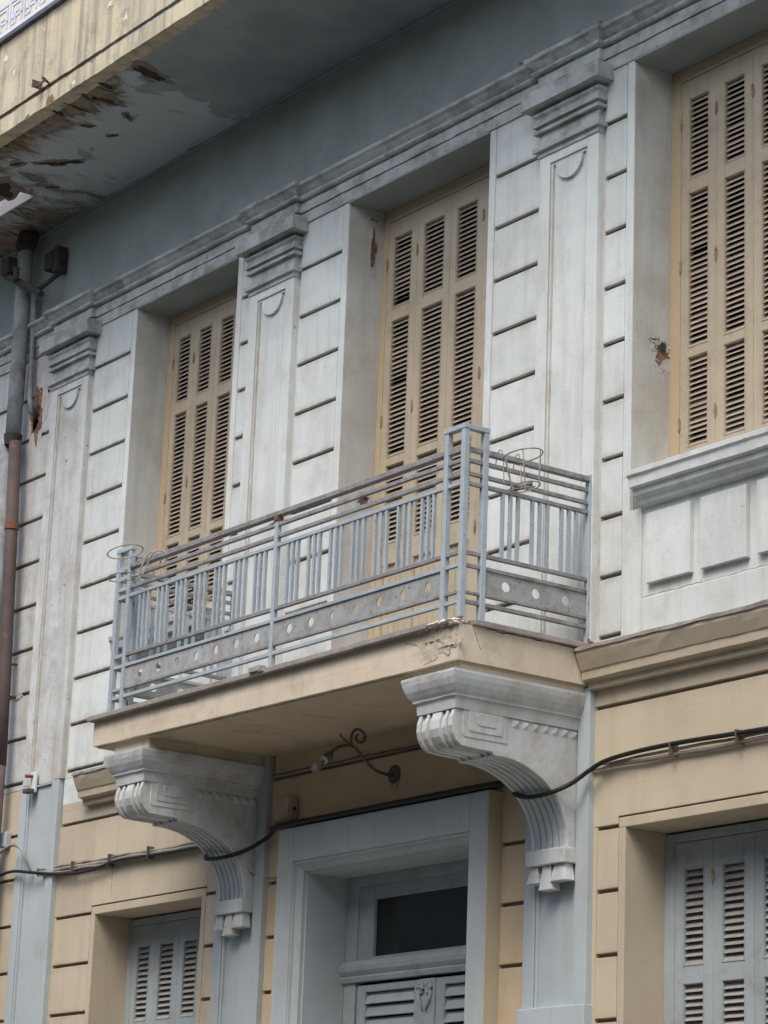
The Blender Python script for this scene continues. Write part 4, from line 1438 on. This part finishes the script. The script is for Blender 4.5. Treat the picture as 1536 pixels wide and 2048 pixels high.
child('pipe_head', MB().tube([(-19.11, -.12, 9.80), (-19.11, -.12, 9.86), (-19.10, -.10, 9.985)], [.068, .085, .085], 18), 'timber', DP)
TP = tag(put('conduit_pipe', MB().tube([(-19.0, -.06, 9.45), (-18.99, -.05, 9.0), (-18.96, -.05, 8.5), (-18.93, -.04, 8.36)], .022, 10), 'pipe', None, smooth=True),
         'thin grey conduit beside the fat grey drainpipe', 'pipe')
AC = thing('cable_anchor', 'black timber crossarm and rusty box fixed to the wall at the top of the drainpipe', 'wall bracket', (-18.8, -.15, 9.45))
child('crossarm', MB().tube([(-19.20, -.22, 9.60), (-18.90, -.22, 9.44), (-18.58, -.22, 9.27)], [.034, .033, .030], 6), 'timber', AC)
child('crossarm', bx(-19.24, -19.12, -.27, -.17, 9.60, 9.75), 'timber', AC, bevel=.01)
child('gear_box', bx(-18.80, -18.66, -.10, .0, 9.56, 9.72), 'timber', AC, bevel=.008)
child('gear_box', bx(-18.66, -18.58, -.10, .0, 9.50, 9.74), 'timber', AC, bevel=.02)
child('insulator', MB().tube([(-19.0, -.25, 9.60), (-18.94, -.27, 9.48)], [.03, .022], 10), 'timber', AC)
child('strut', MB().tube([(-18.62, -.05, 9.5), (-18.65, -.2, 9.34)], .02, 8), 'timber', AC)
child('hanging_wire', MB().tube(run([(-18.8, -.22, 9.40), (-18.83, -.22, 9.33), (-18.80, -.20, 9.28)]), .005, 5), 'cable', AC)
WB = thing('wall_bracket', 'small rusty metal bracket bolted to the leftmost pilaster', 'wall bracket', (-18.42, -.05, 5.23))
child('plate', bx(-18.47, -18.37, -.06, -.04, 5.14, 5.30), 'white', WB, bevel=.004)
child('plate', bx(-18.46, -18.37, -.12, -.061, 5.13, 5.165), 'pipebrown', WB, bevel=.006)
child('bolt', MB().tube([(-18.42, -.05, 5.27), (-18.42, -.12, 5.262)], .014, 8), 'rust', WB)
SP = thing('spotlight', 'brown dome lamp on a bent pipe arm at the left edge above the cables', 'lamp', (-18.95, -.1, 4.65))
child('dome', MB().tube([(-18.95, -.10, 4.78), (-18.96, -.13, 4.74), (-18.97, -.16, 4.66), (-18.97, -.17, 4.60)], [.03, .075, .10, .115], 18), 'pipebrown', SP, smooth=True)
child('bent_arm', MB().tube(run([(-18.90, -.14, 4.62), (-18.72, -.15, 4.68), (-18.52, -.14, 4.73), (-18.40, -.12, 4.69), (-18.35, -.10, 4.60), (-18.34, -.06, 4.52)]), .012, 8), 'pipe', SP, smooth=True)
child('fixing', bx(-18.90, -18.80, -.05, .0, 4.76, 4.88), 'whitelow', SP, bevel=.006)
RB = tag(put('iron_bracket', MB().box(-16.80, -16.64, YE - .06, YE - .052, 10.148, 10.166).box(-16.80, -16.788, YE - .09, YE + .02, 10.14, 10.20).tube([(-16.70, YE + .02, 10.155), (-16.66, YE - .08, 10.175)], .010, 6), 'pipebrown'),
         'rusty iron stub sticking out of the ochre eave edge', 'bracket')
tag(put('conduit', MB().tube(run([(-15.27, -.10, 4.24), (-15.15, -.02, 4.19), (-15.02, -.01, 4.17), (-14.95, -.008, 4.175)]), .008, 6), 'box', None), 'short beige conduit between the left bracket and the door surround', 'conduit')

# ------------------------------------------------------------------ unseen building across the street (behind the camera), added to block low sky
OB = thing('unseen_opposite_building', 'unseen plain grey block of flats across the street with dark windows, added to block low sky', 'building', (-10, -12, 0))
m = MB()
OX0, OX1, OH = -42, 22, 11.0
m.box(OX0, OX1, -22, -11.85, 0, OH)
child('walls', m, 'opposite', OB)
pm = bx(-.6, .6, -11.85, -11.82, 0, 1.5)
k = 0
for fl in range(3):
    x = OX0 + 2
    while x < OX1 - 2:
        child('window', bx(x - .6, x + .6, -11.85, -11.82, 1.2 + fl * 3.2, 2.9 + fl * 3.2), 'glass', OB)
        x += 3.2
